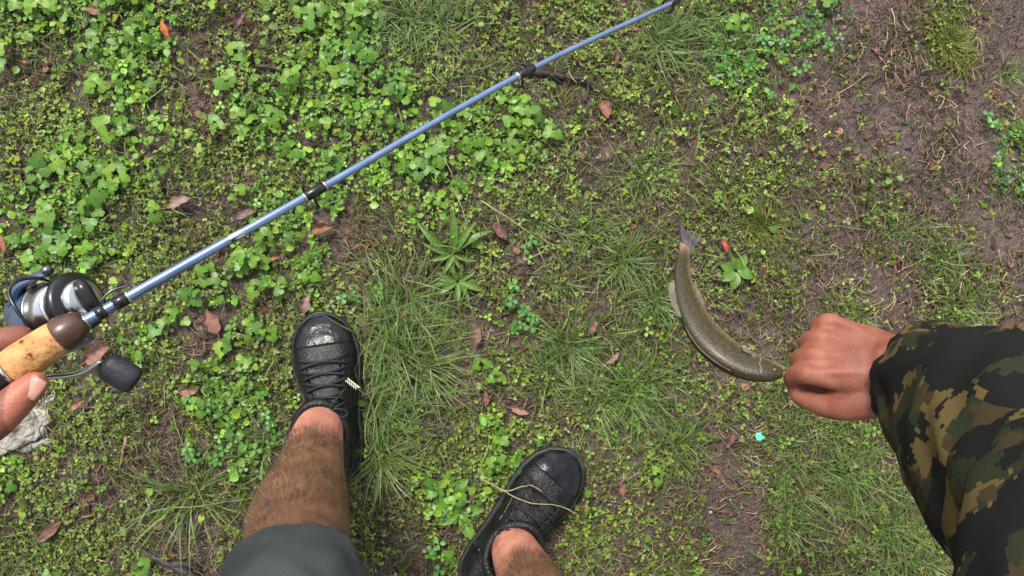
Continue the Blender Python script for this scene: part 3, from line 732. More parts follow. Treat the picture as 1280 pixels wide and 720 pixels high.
DL = [
    (128, 20, 175, .050, .018, (.22, .12, .085), 'long curled dead leaf with orange end near a dark gap'),
    (213, 43, 110, .030, .014, (.42, .13, .035), 'bright orange curled dead leaf in the clover'),
    (305, 32, 60, .034, .020, (.14, .085, .090), 'dull purple dead leaf near bright square clover'),
    (230, 256, 20, .045, .022, (.22, .15, .12), 'flat pale brown dead leaf in the clover behind the rod'),
    (310, 270, 30, .036, .018, (.17, .11, .105), 'greyish dead leaf almost under the blue rod'),
    (405, 288, 10, .042, .024, (.21, .095, .055), 'folded russet dead leaf below the first rod wrap'),
    (268, 402, 115, .046, .026, (.24, .115, .085), 'reddish brown dead leaf between the reel and the shoe'),
    (125, 442, 35, .050, .030, (.25, .125, .100), 'pinkish brown dead leaf under the reel crank arm'),
    (102, 506, 40, .030, .016, (.22, .13, .07), 'small tan dead leaf beside the pale rock'),
    (384, 380, 80, .032, .020, (.19, .12, .095), 'small brown dead leaf touching the shoe toe'),
    (755, 137, -70, .036, .026, (.25, .105, .080), 'rusty red dead leaf at the end of the black twig'),
    (905, 308, -70, .026, .013, (.36, .085, .055), 'small brick red dead leaf beside the plantain'),
    (65, 662, 40, .050, .020, (.17, .085, .068), 'dark red curled dead leaf in the weeds near the rock'),
    (650, 512, -15, .034, .016, (.24, .135, .10), 'ribbed tan dead leaf between the two shoes'),
    (606, 497, 90, .026, .018, (.21, .11, .08), 'crumpled brown dead leaf in weeds between the two shoes'),
    (596, 420, 80, .034, .018, (.19, .10, .085), 'purplish dead leaf on bare soil beside the shaggy grass'),
    (740, 408, 60, .028, .016, (.22, .115, .095), 'little red brown dead leaf above the middle grass tuft'),
    (765, 447, 40, .030, .016, (.24, .155, .12), 'pale folded dead leaf on bare soil below the fish'),
    (625, 290, -50, .040, .018, (.16, .075, .065), 'dark red dead leaf beside the rosette weed'),
    (908, 548, 60, .032, .014, (.13, .065, .05), 'dark shiny dead leaf near the turquoise scrap'),
    (345, 322, 5, .024, .012, (.28, .13, .06), 'small orange brown dead leaf in clover past the rod'),
    (362, 556, 70, .020, .012, (.30, .12, .07), 'tiny orange dead leaf beside the bare ankle'),
    (240, 488, 5, .030, .018, (.23, .12, .085), 'curled brown dead leaf above the clover near the shin'),
    (505, 393, 60, .024, .015, (.28, .12, .05), 'small orange dead leaf caught in the grass'),
    (775, 610, -80, .022, .012, (.26, .12, .08), 'tiny rusty dead leaf on soil beside the turned shoe'),
    (5, 305, 100, .030, .020, (.27, .11, .07), 'rust coloured dead leaf behind the reel bail'),
    (770, 70, 80, .034, .014, (.15, .075, .065), 'dark brown dead leaf just beneath the far end of the rod'),
    (235, 580, 85, .010, .008, (.2, .1, .07), 'speck of brown dead leaf by the tan stick'),
]
for i, (x, y, az, L, w, c, lab) in enumerate(DL): dead_leaf(x, y, az, L, w, c, lab, .4 + .5 * (i % 3) / 2, i)

# ------------------------------------------------------------------ twigs and stems
M_TWIG = noisy('twig_bark', (.012, .010, .009), (.045, .034, .028), 90, .55, .4, .6, 240)
M_TAN = noisy('tan_stick', (.19, .11, .07), (.33, .21, .13), 120, .6, .3, .4, 300)
M_STEM = noisy('dry_stem', (.22, .17, .09), (.36, .30, .17), 80, .55, .3)
def twig(name, pts, r0, r1, m, label, cat='twig', side=()):
    pp = [gpt(x, y) + Vector((0, 0, z)) for x, y, z in pts]; base = pp[0].copy()
    pts3, rad, _ = resample(pp, list(np.linspace(r0, r1, len(pp))), 4)
    parts = [tube([q - base + Vector((random.gauss(0, .0007), random.gauss(0, .0007), random.gauss(0, .0005))) for q in pts3], [max(q * random.uniform(.8, 1.25), .0003) for q in rad], 8)]
    for s in side:
        sp = [gpt(x, y) + Vector((0, 0, z)) - base for x, y, z in s]
        q3, rd, _ = resample(sp, list(np.linspace(r1 * 1.1, r1 * .5, len(sp))), 3); parts.append(tube(q3, rd, 7))
    V, Fc = joinvf(parts)
    o = mesh_obj(name, V, Fc, m); o.location = base
    return tag(o, label, cat)
twig('twig', [(648, 84, .012), (668, 90, .014), (690, 93, .012), (712, 97, .012), (735, 101, .012), (748, 116, .010), (765, 126, .010), (792, 138, .008)], .0065, .0028, M_TWIG, 'crooked black forked twig lying under the rod wrap',
     side=([(735, 101, .011), (736, 114, .010), (731, 128, .007)], [(690, 93, .013), (700, 102, .008), (712, 104, .006)], [(668, 90, .014), (655, 82, .02), (645, 80, .018)], [(765, 126, .010), (772, 138, .008)]))
twig('twig', [(322, 86, .010), (340, 88, .012), (356, 93, .012), (366, 100, .008)], .0042, .002, M_TWIG, 'short dark twig in the clover near the purple leaf')
twig('twig', [(170, 684, .008), (192, 697, .012), (215, 707, .014), (240, 722, .012), (262, 740, .006)], .0045, .0085, M_TWIG, 'dark thick stick on the litter beside the bare calf', side=([(215, 707, .012), (232, 706, .01), (250, 716, .006)],))
twig('twig', [(160, 546, .014), (157, 560, .014), (152, 582, .010)], .0028, .0022, M_TAN, 'short tan stick lying below the dead litter near clover')
twig('twig', [(905, 720, .006), (925, 706, .010), (946, 696, .006)], .004, .002, M_TWIG, 'black twig in bare soil below the dark patch')
twig('straw', [(600, 596, .03), (625, 603, .075), (638, 608, .090), (660, 617, .084), (690, 621, .074), (714, 632, .070)], .0013, .0007, M_STEM, 'long dry grass stem lying across the black shoe', 'straw')
twig('straw', [(612, 602, .03), (630, 603, .075), (645, 598, .080), (660, 597, .076), (672, 604, .078)], .0011, .0006, M_STEM, 'short curved dry stem hooked on the black shoe', 'straw')
twig('straw', [(612, 540, .012), (609, 560, .02), (601, 580, .022), (606, 600, .02), (616, 618, .01)], .0012, .0008, M_TAN, 'wiry brown stem between the lobed weeds', 'straw')
twig('straw', [(545, 170, .02), (556, 200, .035), (566, 225, .035), (574, 245, .02)], .0009, .0005, M_STEM, 'thin straw stem standing in clover by the rod', 'straw')
twig('straw', [(565, 232, .01), (578, 262, .03), (588, 300, .015)], .0009, .0006, M_STEM, 'thin straw stem beside the rosette weed', 'straw')
twig('straw', [(600, 250, .01), (640, 278, .03), (680, 305, .012)], .0013, .0007, M_STEM, 'pale dry stem crossing soil beside the rosette', 'straw')
twig('straw', [(1046, 118, .008), (1062, 108, .012), (1085, 92, .006)], .0012, .0008, M_STEM, 'dry tan stem on the bare soil by blue clover', 'straw')
twig('straw', [(1165, 178, .006), (1172, 196, .008), (1176, 184, .012)], .0010, .0006, M_STEM, 'bent straw on the smooth bare soil', 'straw')
twig('straw', [(150, 660, .01), (200, 635, .03), (260, 628, .035), (312, 622, .02)], .0011, .0007, noisy('green_stem', (.12, .17, .06), (.22, .26, .12), 60, .5, .3), 'long pale green stem lying toward the bare shin', 'straw')
# seed head on the inner side of the laced shoe
g = P(432, 474, .06); t = thing('seed_head', 'white green grass seed head leaning on the black shoe', 'seed head', g)
sv, sf = tube([P(470, 500, .004) - g, P(452, 490, .05) - g, P(446, 484, .062) - g, P(432, 474, .066) - g], [.0008, .0008, .0007, .0005], 6, sub=3)
mesh_obj('stem', sv, sf, M_STEM, t)
M_SEED = noisy('seed', (.45, .50, .33), (.68, .70, .55), 200, .6, .3)
a0, a1 = P(447, 485, .064) - g, P(432, 473, .068) - g
for k in range(13):
    q = a0.lerp(a1, k / 12); s = (-1) ** k
    v, f = ellipsoid((0, 0, 0), (.0012, .0034, .0011), None, 8, 6); o = mesh_obj('seed', v, f, M_SEED, t)
    o.location = q + Vector((s * .0016, s * .0016, .0006)); o.rotation_euler = (random.gauss(0, .3), 0, .75 + s * .55)

# ------------------------------------------------------------------ pale rock, pebbles, turquoise scrap
M_ROCK = noisy('lichen_rock', (.13, .10, .08), (.46, .44, .38), 45, .9, .2, 1.0, 120, 10, dist=.008)
def rock(px, py, rx, ry, rz, az, seed, label, m, name='rock', res=3):
    bm = bmesh.new(); bmesh.ops.create_icosphere(bm, subdivisions=res, radius=1)
    for v in bm.verts:
        p_ = v.co.copy(); d = mnoise.fractal(p_ * 1.4 + Vector((seed * 7.1, 0, 0)), 1.0, 2.0, 5)
        v.co = Vector((p_.x * rx, p_.y * ry, p_.z * rz)) * (1 + .32 * d)
    me = bpy.data.meshes.new(name); bm.to_mesh(me); bm.free(); me.polygons.foreach_set('use_smooth', [True] * len(me.polygons)); me.materials.append(m)
    o = link(bpy.data.objects.new(name, me)); o.location = gpt(px, py) + Vector((0, 0, rz * .25)); o.rotation_euler = (0, 0, math.radians(az))
    return tag(o, label, 'rock')
rock(26, 528, .050, .042, .024, 25, 1, 'pale lichen crusted rock beneath the thumb', M_ROCK, res=5)
rock(-6, 556, .030, .020, .012, 10, 2, 'pale flat stone between the rock and the long grey stone', M_ROCK, res=4)
M_GREYST = noisy('grey_stone', (.20, .21, .19), (.42, .42, .38), 40, .8, .3, .6, 160)
rock(46, 556, .030, .008, .008, 20, 3, 'long narrow grey stone beside the lichen rock', M_GREYST, res=4)
rock(62, 500, .013, .008, .008, 30, 4, 'small grey lumpy stone touching weeds and the tan leaf', M_GREYST, res=4)
M_PEB = noisy('pebble', (.38, .34, .30), (.62, .58, .52), 60, .7, .3)
for k, (x, y, r_) in enumerate(((1086, 337, .0035), (1164, 377, .004), (1104, 155, .003), (1220, 303, .004), (1244, 365, .0035), (888, 640, .003), (347, 124, .003), (546, 61, .003))):
    rock(x, y, r_, r_ * .8, r_ * .7, k * 40, 10 + k, 'tiny whitish pebble lying on the open ground', M_PEB, 'pebble', 2)['group'] = 'whitish pebbles on the open ground'
M_TURQ = noisy('turquoise_plastic', (.10, .46, .36), (.16, .60, .50), 60, .4, .5)
g = gpt(947, 545); V = []; Fc = []
for i in range(6):
    for j in range(5):
        V.append(((i / 5 - .5) * .014 * (1 + .2 * math.sin(j * 2)), (j / 4 - .5) * .017 * (1 - .3 * (i % 2) * (j == 4)), .0025 * math.sin(i * 1.4 + j) + .0012 * random.random()))
for i in range(5):
    for j in range(4): a = i * 5 + j; Fc.append((a, a + 5, a + 6, a + 1))
o = mesh_obj('plastic_scrap', V, Fc, M_TURQ); o.location = g + Vector((0, 0, .016)); o.rotation_euler = (0, 0, .4)
sm = o.modifiers.new('thickness', 'SOLIDIFY'); sm.thickness = .0008
tag(o, 'crumpled turquoise plastic scrap in the grass', 'scrap')
# ------------------------------------------------------------------ person
person = thing('person', 'person in camouflage shirt, grey shorts and black shoes holding rod and fish', 'person', (0, -.3, 0))
PO = Vector(person.location)
# joints
LA, LC, LK, LH = P(398, 540, .10), P(374, 648, .33), P(366, 740, .49), Vector((-.125, -.455, .90))
RA, RC, RK, RH = P(645, 692, .10), P(690, 790, .31), P(722, 875, .48), Vector((.07, -.47, .90))
CH = Vector((-.03, -.33, 1.20)); PEL = Vector((-.03, -.46, .95)); NK = Vector((-.015, -.235, 1.42)); HC = Vector((0, -.150, 1.575))
LS_, RS_ = Vector((-.215, -.285, 1.35)), Vector((.185, -.275, 1.35))
LE, RE = Vector((-.40, -.265, 1.09)), P(1385, 620, .985)
RW, LW = P(1156, 470, .765), P(-165, 545, .905)
BP = []
def limb(*a, **k): BP.append(capsule(*a, **k))
for A, C_, K, Hh, sh in ((LA, LC, LK, LH, 0), (RA, RC, RK, RH, 1)):
    H0_, d, L = SHOES[sh]
    fl = lambda u, z, v=0: H0_ + d * (u * L) + Vector((d.y, -d.x, 0)) * v + Vector((0, 0, z))
    back = -d * .012
    limb([A + Vector((0, 0, -.045)), A, A.lerp(C_, .45), C_, C_.lerp(K, .6), K, K.lerp(Hh, .3), K.lerp(Hh, .65), Hh], [.038, .0400, .050, .068, .065, .062, .066, .080, .088], ns=22, sub=5)
    limb([A.lerp(C_, .35) + back, C_ + back * 2.2, C_.lerp(K, .5) + back * 2], [.034, .050, .045], ns=18)           # calf muscle
    limb([A + Vector((d.y, -d.x, 0)) * .030, A + Vector((d.y, -d.x, 0)) * .030 + Vector((0, 0, .012))], [.009, .009])  # ankle bones
    limb([A - Vector((d.y, -d.x, 0)) * .030 + Vector((0, 0, .01)), A - Vector((d.y, -d.x, 0)) * .030 + Vector((0, 0, .022))], [.011, .011])
    limb([fl(.13, .040), fl(.3, .045), fl(.5, .042), fl(.7, .034), fl(.86, .030)], [.022, .026, .026, .022, .014], ns=16, flat=[(.9, 1.0), (1, 1.05), (.8, 1.15), (.65, 1.3), (.6, 1.5)], up=(0, 0, 1))
limb([LH, PEL, RH], [.09, .105, .09], ns=20)
limb([PEL, PEL.lerp(CH, .5), CH, NK.lerp(CH, .35)], [.12, .115, .125, .09], ns=24, flat=[(1, 1.25), (1, 1.2), (1, 1.3), (1, 1.3)], up=(0, 1, 0))
limb([LS_, NK.lerp(CH, .3), RS_], [.062, .075, .062], ns=16)
limb([NK.lerp(CH, .2), NK, HC], [.062, .056, .058], ns=18)
limb([LS_, LS_.lerp(LE, .5), LE], [.055, .050, .042]); limb([RS_, RS_.lerp(RE, .5), RE], [.055, .050, .042])
limb([LE, LE.lerp(LW, .35), LW], [.042, .045, .030]); limb([RE, RE.lerp(RW, .35), RW], [.042, .045, .029])
# head, face turned down towards the ground
fdir = Vector((0, .50, -.866)); udir = Vector((0, .866, .50)); HR = Matrix((Vector((1, 0, 0)), fdir, udir)).transposed()
def hd(x, f, u): return HC + HR @ Vector((x, f, u))
BP.append(ellipsoid(hd(0, -.012, .03), (.074, .092, .085), HR, 24, 16)); BP.append(ellipsoid(hd(0, .022, -.045), (.058, .062, .070), HR, 20, 14))
limb([hd(0, .082, .012), hd(0, .094, -.012), hd(0, .100, -.026)], [.008, .010, .012])
for s in (-1, 1):
    limb([hd(s * .014, .088, -.028), hd(s * .013, .090, -.027)], [.008, .008]); BP.append(ellipsoid(hd(s * .080, -.012, -.008), (.012, .022, .034), HR))
    limb([hd(s * .014, .078, .022), hd(s * .045, .064, .024)], [.009, .009])
limb([hd(-.024, .074, -.062), hd(0, .082, -.060), hd(.024, .074, -.062)], [.005, .008, .005]); limb([hd(-.020, .072, -.073), hd(0, .080, -.074), hd(.020, .072, -.073)], [.005, .008, .005])
limb([hd(-.01, .072, -.10), hd(.01, .072, -.10)], [.018, .018])
# right hand, palm down, closed on the line: frame at the wrist
def frame(o, x, y):
    x = x.normalized(); y = (y - x * y.dot(x)).normalized(); z = x.cross(y)
    return lambda a, b, c: o + x * a + y * b + z * c
KN = P(1040, 440, .715)
xr = KN - RW; yr = (P(1070, 482, .735) - P(1060, 400, .70))       # towards the thumb side
R_ = frame(RW, xr, yr)
zz = -1 if (xr.cross(yr)).z < 0 else 1                            # +z of the frame times zz is the back of the hand
def rh(a, b, c): return R_(a, b, c * zz)
limb([RW, rh(.03, 0, .0), rh(.058, .0, .002), rh(.076, .0, .0)], [.027, .029, .031, .028], ns=20, flat=[(.95, 1.0), (.72, 1.10), (.55, 1.18), (.48, 1.20)], up=rh(0, 0, 1) - rh(0, 0, 0))
limb([RE.lerp(RW, .7), RW, rh(.03, 0, 0)], [.034, .029, .027], ns=18)
for b, l, r_ in ((.0300, .95, .0093), (.0100, 1.0, .0094), (-.0100, .94, .0090), (-.0290, .78, .0080)):
    limb([rh(.070, b * .95, .001), rh(.096, b, .002), rh(.096 + .016 * l, b, -.012), rh(.096 + .016 * l, b, -.034 * l), rh(.088, b * .9 + .004, -.046 * l), rh(.070, b * .9 + .004, -.044 * l)], [r_ * 1.05, r_ * 1.12, r_ * 1.02, r_, r_ * .95, r_ * .82], ns=14)
for b in (.0300, .0100, -.0100, -.0290):
    limb([rh(.093, b, .003), rh(.097, b, .002)], [.0100, .0100]); limb([rh(.03, b * .45, .0135), rh(.06, b * .75, .0135), rh(.09, b, .009)], [.0035, .0038, .004])      # knuckles and tendons
limb([rh(.016, .020, -.004), rh(.043, .038, -.012), rh(.073, .046, -.022), rh(.105, .040, -.032)], [.017, .0155, .0122, .0092], ns=14)   # thumb to the index finger
limb([rh(.02, .012, -.008), rh(.05, .026, -.014), rh(.070, .030, -.020)], [.018, .016, .010])
# left hand round the rod
def q(px, py, z): return P(px, py, z)
limb([LW, q(-130, 530, .905), q(-85, 505, .905), q(-50, 480, .905)], [.029, .033, .036, .030], ns=20, flat=[(1, 1), (.9, 1.1), (.8, 1.2), (.75, 1.2)], up=(0, 0, 1))
limb([q(-70, 468, .905), q(-38, 442, .908), q(-2, 428, .912), q(26, 421, .906)], [.0115, .0108, .0098, .0085], ns=14)       # index finger
limb([q(-95, 555, .91), q(-50, 548, .925), q(-10, 530, .932), q(18, 503, .932), q(43, 480, .930)], [.016, .0145, .0120, .0115, .0088], ns=16)  # thumb
for k, (dx, dy) in enumerate(((-42, 26), (-76, 46), (-108, 64))):
    limb([q(-62 + dx * .5, 480 + dy * .6, .912), q(-10 + dx, 428 + dy, .905), q(5 + dx, 420 + dy, .885), q(8 + dx, 440 + dy, .868), q(-8 + dx, 466 + dy, .868)], [.0115, .0105, .0100, .0095, .0080], ns=14)
bme = remeshed(BP, .0025, 3, .5)
co = np.empty(len(bme.vertices) * 3, np.float32); bme.vertices.foreach_get('co', co); co = co.reshape(-1, 3)
nn = np.empty(len(bme.vertices) * 3, np.float32); bme.vertices.foreach_get('normal', nn); nn = nn.reshape(-1, 3)
legz = co[:, 2]
sk = np.tile(np.array([.40, .165, .105]), (len(co), 1))
k = np.clip((legz - .158 - .012 * np.sin(co[:, 0] * 160)) / .045, 0, 1)[:, None] * (legz < .75)[:, None]
ank = np.array([.44, .200, .145]); shin = np.array([.180, .098, .058])
low = (legz < .75)[:, None]
sk = np.where(low & (legz[:, None] < .6), ank * (1 - k) + shin * k, sk)
hand_r = (np.linalg.norm(co - np.array(KN), axis=1) < .12)[:, None]; hand_l = ((co[:, 0] < -.28) & (co[:, 2] > .84) & (co[:, 2] < .98) & (co[:, 1] > -.2))[:, None]
sk = np.where(hand_r, np.array([.235, .090, .060]), sk); sk = np.where(hand_l, np.array([.215, .085, .062]), sk)
a = bme.color_attributes.new('Col', 'FLOAT_COLOR', 'POINT'); cc = np.ones((len(co), 4), np.float32); cc[:, :3] = sk; a.data.foreach_set('color', cc.ravel())
bme.vertices.foreach_set('co', (co - np.array(PO, np.float32)).ravel()); bme.update()
def skin_material():
    m, n, l, b = mat('skin')
    at = n.new('ShaderNodeVertexColor'); at.layer_name = 'Col'; tc = n.new('ShaderNodeTexCoord')
    n1 = n.new('ShaderNodeTexNoise'); n1.inputs['Scale'].default_value = 38; n1.inputs['Detail'].default_value = 8; l.new(tc.outputs['Object'], n1.inputs['Vector'])
    r = ramp(n, [(.3, (.74, .60, .58)), (.7, (1.22, 1.18, 1.16))]); l.new(n1.outputs['Fac'], r.inputs[0])
    mx = n.new('ShaderNodeMix'); mx.data_type = 'RGBA'; mx.blend_type = 'MULTIPLY'; mx.inputs[0].default_value = 1
    l.new(at.outputs['Color'], mx.inputs[6]); l.new(r.outputs[0], mx.inputs[7]); l.new(mx.outputs[2], b.inputs['Base Color'])
    b.inputs['Roughness'].default_value = .48; b.inputs['Specular IOR Level'].default_value = .4
    b.inputs['Subsurface Weight'].default_value = .25; b.inputs['Subsurface Radius'].default_value = (1, .35, .2); b.inputs['Subsurface Scale'].default_value = .006
    n2 = n.new('ShaderNodeTexNoise'); n2.inputs['Scale'].default_value = 650; n2.inputs['Detail'].default_value = 4; l.new(tc.outputs['Object'], n2.inputs['Vector'])
    n3 = n.new('ShaderNodeTexNoise'); n3.inputs['Scale'].default_value = 70; l.new(tc.outputs['Object'], n3.inputs['Vector'])
    ad = n.new('ShaderNodeMath'); l.new(n2.outputs['Fac'], ad.inputs[0]); l.new(n3.outputs['Fac'], ad.inputs[1])
    bp = n.new('ShaderNodeBump'); bp.inputs['Strength'].default_value = .3; bp.inputs['Distance'].default_value = .002
    l.new(ad.outputs[0], bp.inputs['Height']); l.new(bp.outputs[0], b.inputs['Normal'])
    return m
M_SKIN = skin_material(); bme.materials.clear(); bme.materials.append(M_SKIN)
bme.name = 'body'; body = link(bpy.data.objects.new('body', bme), person)
# leg hair
sel = np.where((legz > .172) & (fbm(co[:, 0] * 1.0 + co[:, 2], co[:, 1] + co[:, 2] * .6, 26, 5, 2) + rng.normal(0, .08, len(co)) > .44) & (legz < .52) & (rng.random(len(co)) < .30))[0]
hp = co[sel] + rng.normal(0, .0012, (len(sel), 3)); hn = nn[sel]
dn = np.array([0, 0, -1.0]) - hn * (hn @ np.array([0, 0, -1.0]))[:, None] + rng.normal(0, .35, hn.shape); dn /= np.linalg.norm(dn, axis=1)[:, None]
dn = dn + hn * .35; dn /= np.linalg.norm(dn, axis=1)[:, None]
sd_ = np.cross(dn, hn); sd_ /= np.linalg.norm(sd_, axis=1)[:, None]
ln = U(.008, .018, len(sel))[:, None]; wd = .00017
mid = hp + dn * ln * .5 + hn * .001; tip = hp + dn * ln
HV = np.stack([hp - sd_ * wd, hp + sd_ * wd, mid - sd_ * wd * .8, mid + sd_ * wd * .8, tip], 1) - np.array(PO)
HT = np.array([[0, 1, 3], [0, 3, 2], [2, 3, 4]])[None] + (np.arange(len(sel)) * 5)[:, None, None]
M_HAIR = noisy('body_hair', (.018, .010, .006), (.045, .026, .014), 40, .5, .4)
hm = fast_mesh('leg_hair', HV.reshape(-1, 3), HT.reshape(-1, 3), np.ones((len(sel) * 5, 3)), M_HAIR)
lh = link(bpy.data.objects.new('leg_hair', hm), body); lh['kind'] = 'stuff'
# head hair, eyes, nails
hv, hf = ellipsoid(hd(0, -.018, .036), (.082, .096, .088), HR, 28, 18)
hme = remeshed([(hv, hf), capsule([hd(-.05, -.05, -.03), hd(0, -.075, -.04), hd(.05, -.05, -.03)], [.035, .04, .035])], .005, 4)
for v in hme.vertices:
    v.co += Vector(v.normal) * (.004 * mnoise.noise(v.co * 60)); v.co -= PO
hme.materials.clear(); hme.materials.append(noisy('head_hair', (.02, .013, .008), (.06, .04, .025), 160, .5, .4, .8, 400))
bpy.context.view_layer.update()
hme.name = 'hair'; link(bpy.data.objects.new('hair', hme), person)
M_EYE = noisy('eye_white', (.72, .70, .68), (.8, .78, .76), 40, .15); M_IRIS = noisy('iris', (.03, .05, .05), (.08, .10, .09), 300, .1)
for s in (-1, 1):
    v, f = ellipsoid((0, 0, 0), (.012, .012, .012)); o = mesh_obj('eye', v, f, M_EYE, person); o.location = hd(s * .030, .066, .004) - PO
    v, f = ellipsoid((0, 0, 0), (.0055, .0055, .0030)); i_ = mesh_obj('iris', v, f, M_IRIS, o); i_.location = fdir * .0105; i_.rotation_mode = 'QUATERNION'; i_.rotation_quaternion = fdir.to_track_quat('Z', 'Y')
M_NAIL = noisy('nail', (.38, .18, .135), (.46, .24, .19), 60, .28, .5)
def nail(p_, x, up, sx, sy):
    x = x.normalized(); up = (up - x * up.dot(x)).normalized(); y = up.cross(x)
    V = []; Fc = []
    for i in range(6):
        for j in range(7):
            u = i / 5; w = (j - 3) / 3; r_ = sx * (1 - .18 * (u - .5) ** 2 * 4 * (u > .5))
            V.append(p_ + x * ((u - .5) * sy) + y * (w * r_ * .5) + up * (.0016 * (1 - w * w) - .0006) - PO)
    for i in range(5):
        for j in range(6): b_ = i * 7 + j; Fc.append((b_, b_ + 7, b_ + 8, b_ + 1))
    o = mesh_obj('nail', V, Fc, M_NAIL, body); sm = o.modifiers.new('t', 'SOLIDIFY'); sm.thickness = .0007
nail(rh(.098, .0465, -.0238), rh(.106, .042, -.032) - rh(.073, .053, -.024), Vector((-.1, -.35, 1)), .0115, .013)
nail(q(42, 484, .9375), q(45, 481, .93) - q(22, 508, .932), Vector((.15, .1, 1)), .0125, .014)

# ------------------------------------------------------------------ clothing: shirt, shorts
def cloth_tube(pts, rad, ns=72, sub=14, wr=.004, seed=0, flat=None, up=None, open_end=0, open_start=0, thick=.004, foldf=(9, 5)):
    """fabric tube with folds; open ends turn inwards so that the cloth has a hem"""
    pts, rad, flat = resample([Vector(p) for p in pts], list(rad), sub, flat)
    n = len(pts); V = []; UVs = []; Fc = []
    u = Vector(up) if up is not None else Vector((0, 0, 1)); s_ = 0
    frames = []
    for i in range(n):
        t = (pts[min(i + 1, n - 1)] - pts[max(i - 1, 0)]).normalized(); u = (u - t * u.dot(t)).normalized(); frames.append((t, u.copy(), t.cross(u)))
    def ring(i, rmul, radd, shift, s_):
        t, uu, w = frames[i]; fa, fb = flat[i] if flat is not None else (1, 1)
        for j in range(ns):
            a = 2 * math.pi * j / ns; ca, sa = math.cos(a), math.sin(a)
            q_ = Vector((ca * 1.3, sa * 1.3, s_ * foldf[0])) + Vector((seed * 3.7, 0, 0))
            f1 = mnoise.noise(q_ * 1.0); f2 = mnoise.noise(Vector((ca * 2.4 + sa * s_ * 6, sa * 2.4, s_ * foldf[0] * 2.3)) + Vector((seed, 5, 0)))
            f3 = 1 - abs(mnoise.noise(Vector((ca * 1.6, sa * 1.6 + s_ * 8, s_ * 14 + seed)))) * 2
            disp = wr * (1.2 * f1 + .8 * f2 + .8 * f3)
            r_ = rad[i] * rmul + radd + disp
            V.append(pts[i] + t * shift + uu * (ca * r_ * fa) + w * (sa * r_ * fb) - PO); UVs.append((a * rad[n // 2], s_))
    rows = 0; S = 0
    Ls = [0]
    for i in range(1, n): Ls.append(Ls[-1] + (pts[i] - pts[i - 1]).length)
    if open_start:
        for k_ in (6, 3): ring(k_, 1, -thick, 0, Ls[k_]); rows += 1
        ring(0, 1, -thick, 0, 0); rows += 1; ring(0, 1, -thick * .5, -.0015, 0); rows += 1
    for i in range(n): ring(i, 1, 0, 0, Ls[i]); rows += 1
    if open_end:
        ring(n - 1, 1, -thick * .5, .0015, Ls[-1]); ring(n - 1, 1, -thick, 0, Ls[-1]); rows += 2
        for k_ in (4, 8): ring(n - 1 - k_, 1, -thick, 0, Ls[n - 1 - k_]); rows += 1
    for i in range(rows - 1):
        for j in range(ns):
            Fc.append((i * ns + j, i * ns + (j + 1) % ns, (i + 1) * ns + (j + 1) % ns, (i + 1) * ns + j))
    Fc.append(tuple(range(ns - 1, -1, -1))); Fc.append(tuple((rows - 1) * ns + j for j in range(ns)))
    return V, Fc, UVs
def cloth_obj(name, tubes, m, parent):
    V = []; Fc = []; UV = []
    for v, f, u in tubes:
        o = len(V); V += v; UV += u; Fc += [tuple(i + o for i in q_) for q_ in f]
    return mesh_obj(name, V, Fc, m, parent, True, None, UV)
def camo_material():
    m, n, l, b = mat('digital_camouflage')
    uv = n.new('ShaderNodeUVMap'); uv.uv_map = 'UVMap'
    sn = n.new('ShaderNodeVectorMath'); sn.operation = 'SNAP'; sn.inputs[1].default_value = (.0032, .0032, 1)
    l.new(uv.outputs[0], sn.inputs[0])
    def lay(scale, off):
        ad = n.new('ShaderNodeVectorMath'); ad.inputs[1].default_value = off; l.new(sn.outputs[0], ad.inputs[0])
        nz = n.new('ShaderNodeTexNoise'); nz.inputs['Scale'].default_value = scale; nz.inputs['Detail'].default_value = 3.5; nz.inputs['Roughness'].default_value = .62
        l.new(ad.outputs[0], nz.inputs['Vector']); return nz
    prev = None
    base = (.105, .074, .026, 1)
    for scale, off, th, c in ((17, (3, 1, 0), .49, (.020, .025, .012, 1)), (18, (9, 4, 2), .55, (.042, .031, .014, 1)), (15, (1, 7, 5), .49, (.007, .0075, .0075, 1))):
        nz = lay(scale, off); gt = n.new('ShaderNodeMath'); gt.operation = 'GREATER_THAN'; gt.inputs[1].default_value = th; l.new(nz.outputs['Fac'], gt.inputs[0])
        mx = n.new('ShaderNodeMix'); mx.data_type = 'RGBA'; l.new(gt.outputs[0], mx.inputs[0]); mx.inputs[7].default_value = c
        if prev is None: mx.inputs[6].default_value = base
        else: l.new(prev, mx.inputs[6])
        prev = mx.outputs[2]
    l.new(prev, b.inputs['Base Color']); b.inputs['Roughness'].default_value = .85; b.inputs['Specular IOR Level'].default_value = .2
    wv = n.new('ShaderNodeTexNoise'); wv.inputs['Scale'].default_value = 900; l.new(uv.outputs[0], wv.inputs['Vector'])
    bp = n.new('ShaderNodeBump'); bp.inputs['Strength'].default_value = .3; bp.inputs['Distance'].default_value = .001; l.new(wv.outputs['Fac'], bp.inputs['Height']); l.new(bp.outputs[0], b.inputs['Normal'])
    return m
M_CAMO = camo_material()
cuff = RW + (RE - RW).normalized() * .010
sl_r = cloth_tube([RS_ + (RS_ - RE).normalized() * .05 + Vector((-.05, 0, 0)), RS_, RS_.lerp(RE, .5), RE + (RE - RS_).normalized() * -.01, RE.lerp(RW, .10), RE.lerp(RW, .32), RE.lerp(RW, .62), cuff], [.060, .074, .076, .088, .096, .088, .068, .050], wr=.009, seed=2, open_end=1, sub=10)
lcuff = LW.lerp(LE, .12)
sl_l = cloth_tube([LS_ + (LS_ - LE).normalized() * .05 + Vector((.05, 0, 0)), LS_, LS_.lerp(LE, .5), LE, LE.lerp(LW, .3), LE.lerp(LW, .6), lcuff], [.060, .074, .068, .066, .062, .054, .046], wr=.005, seed=5, open_end=1, sub=10)
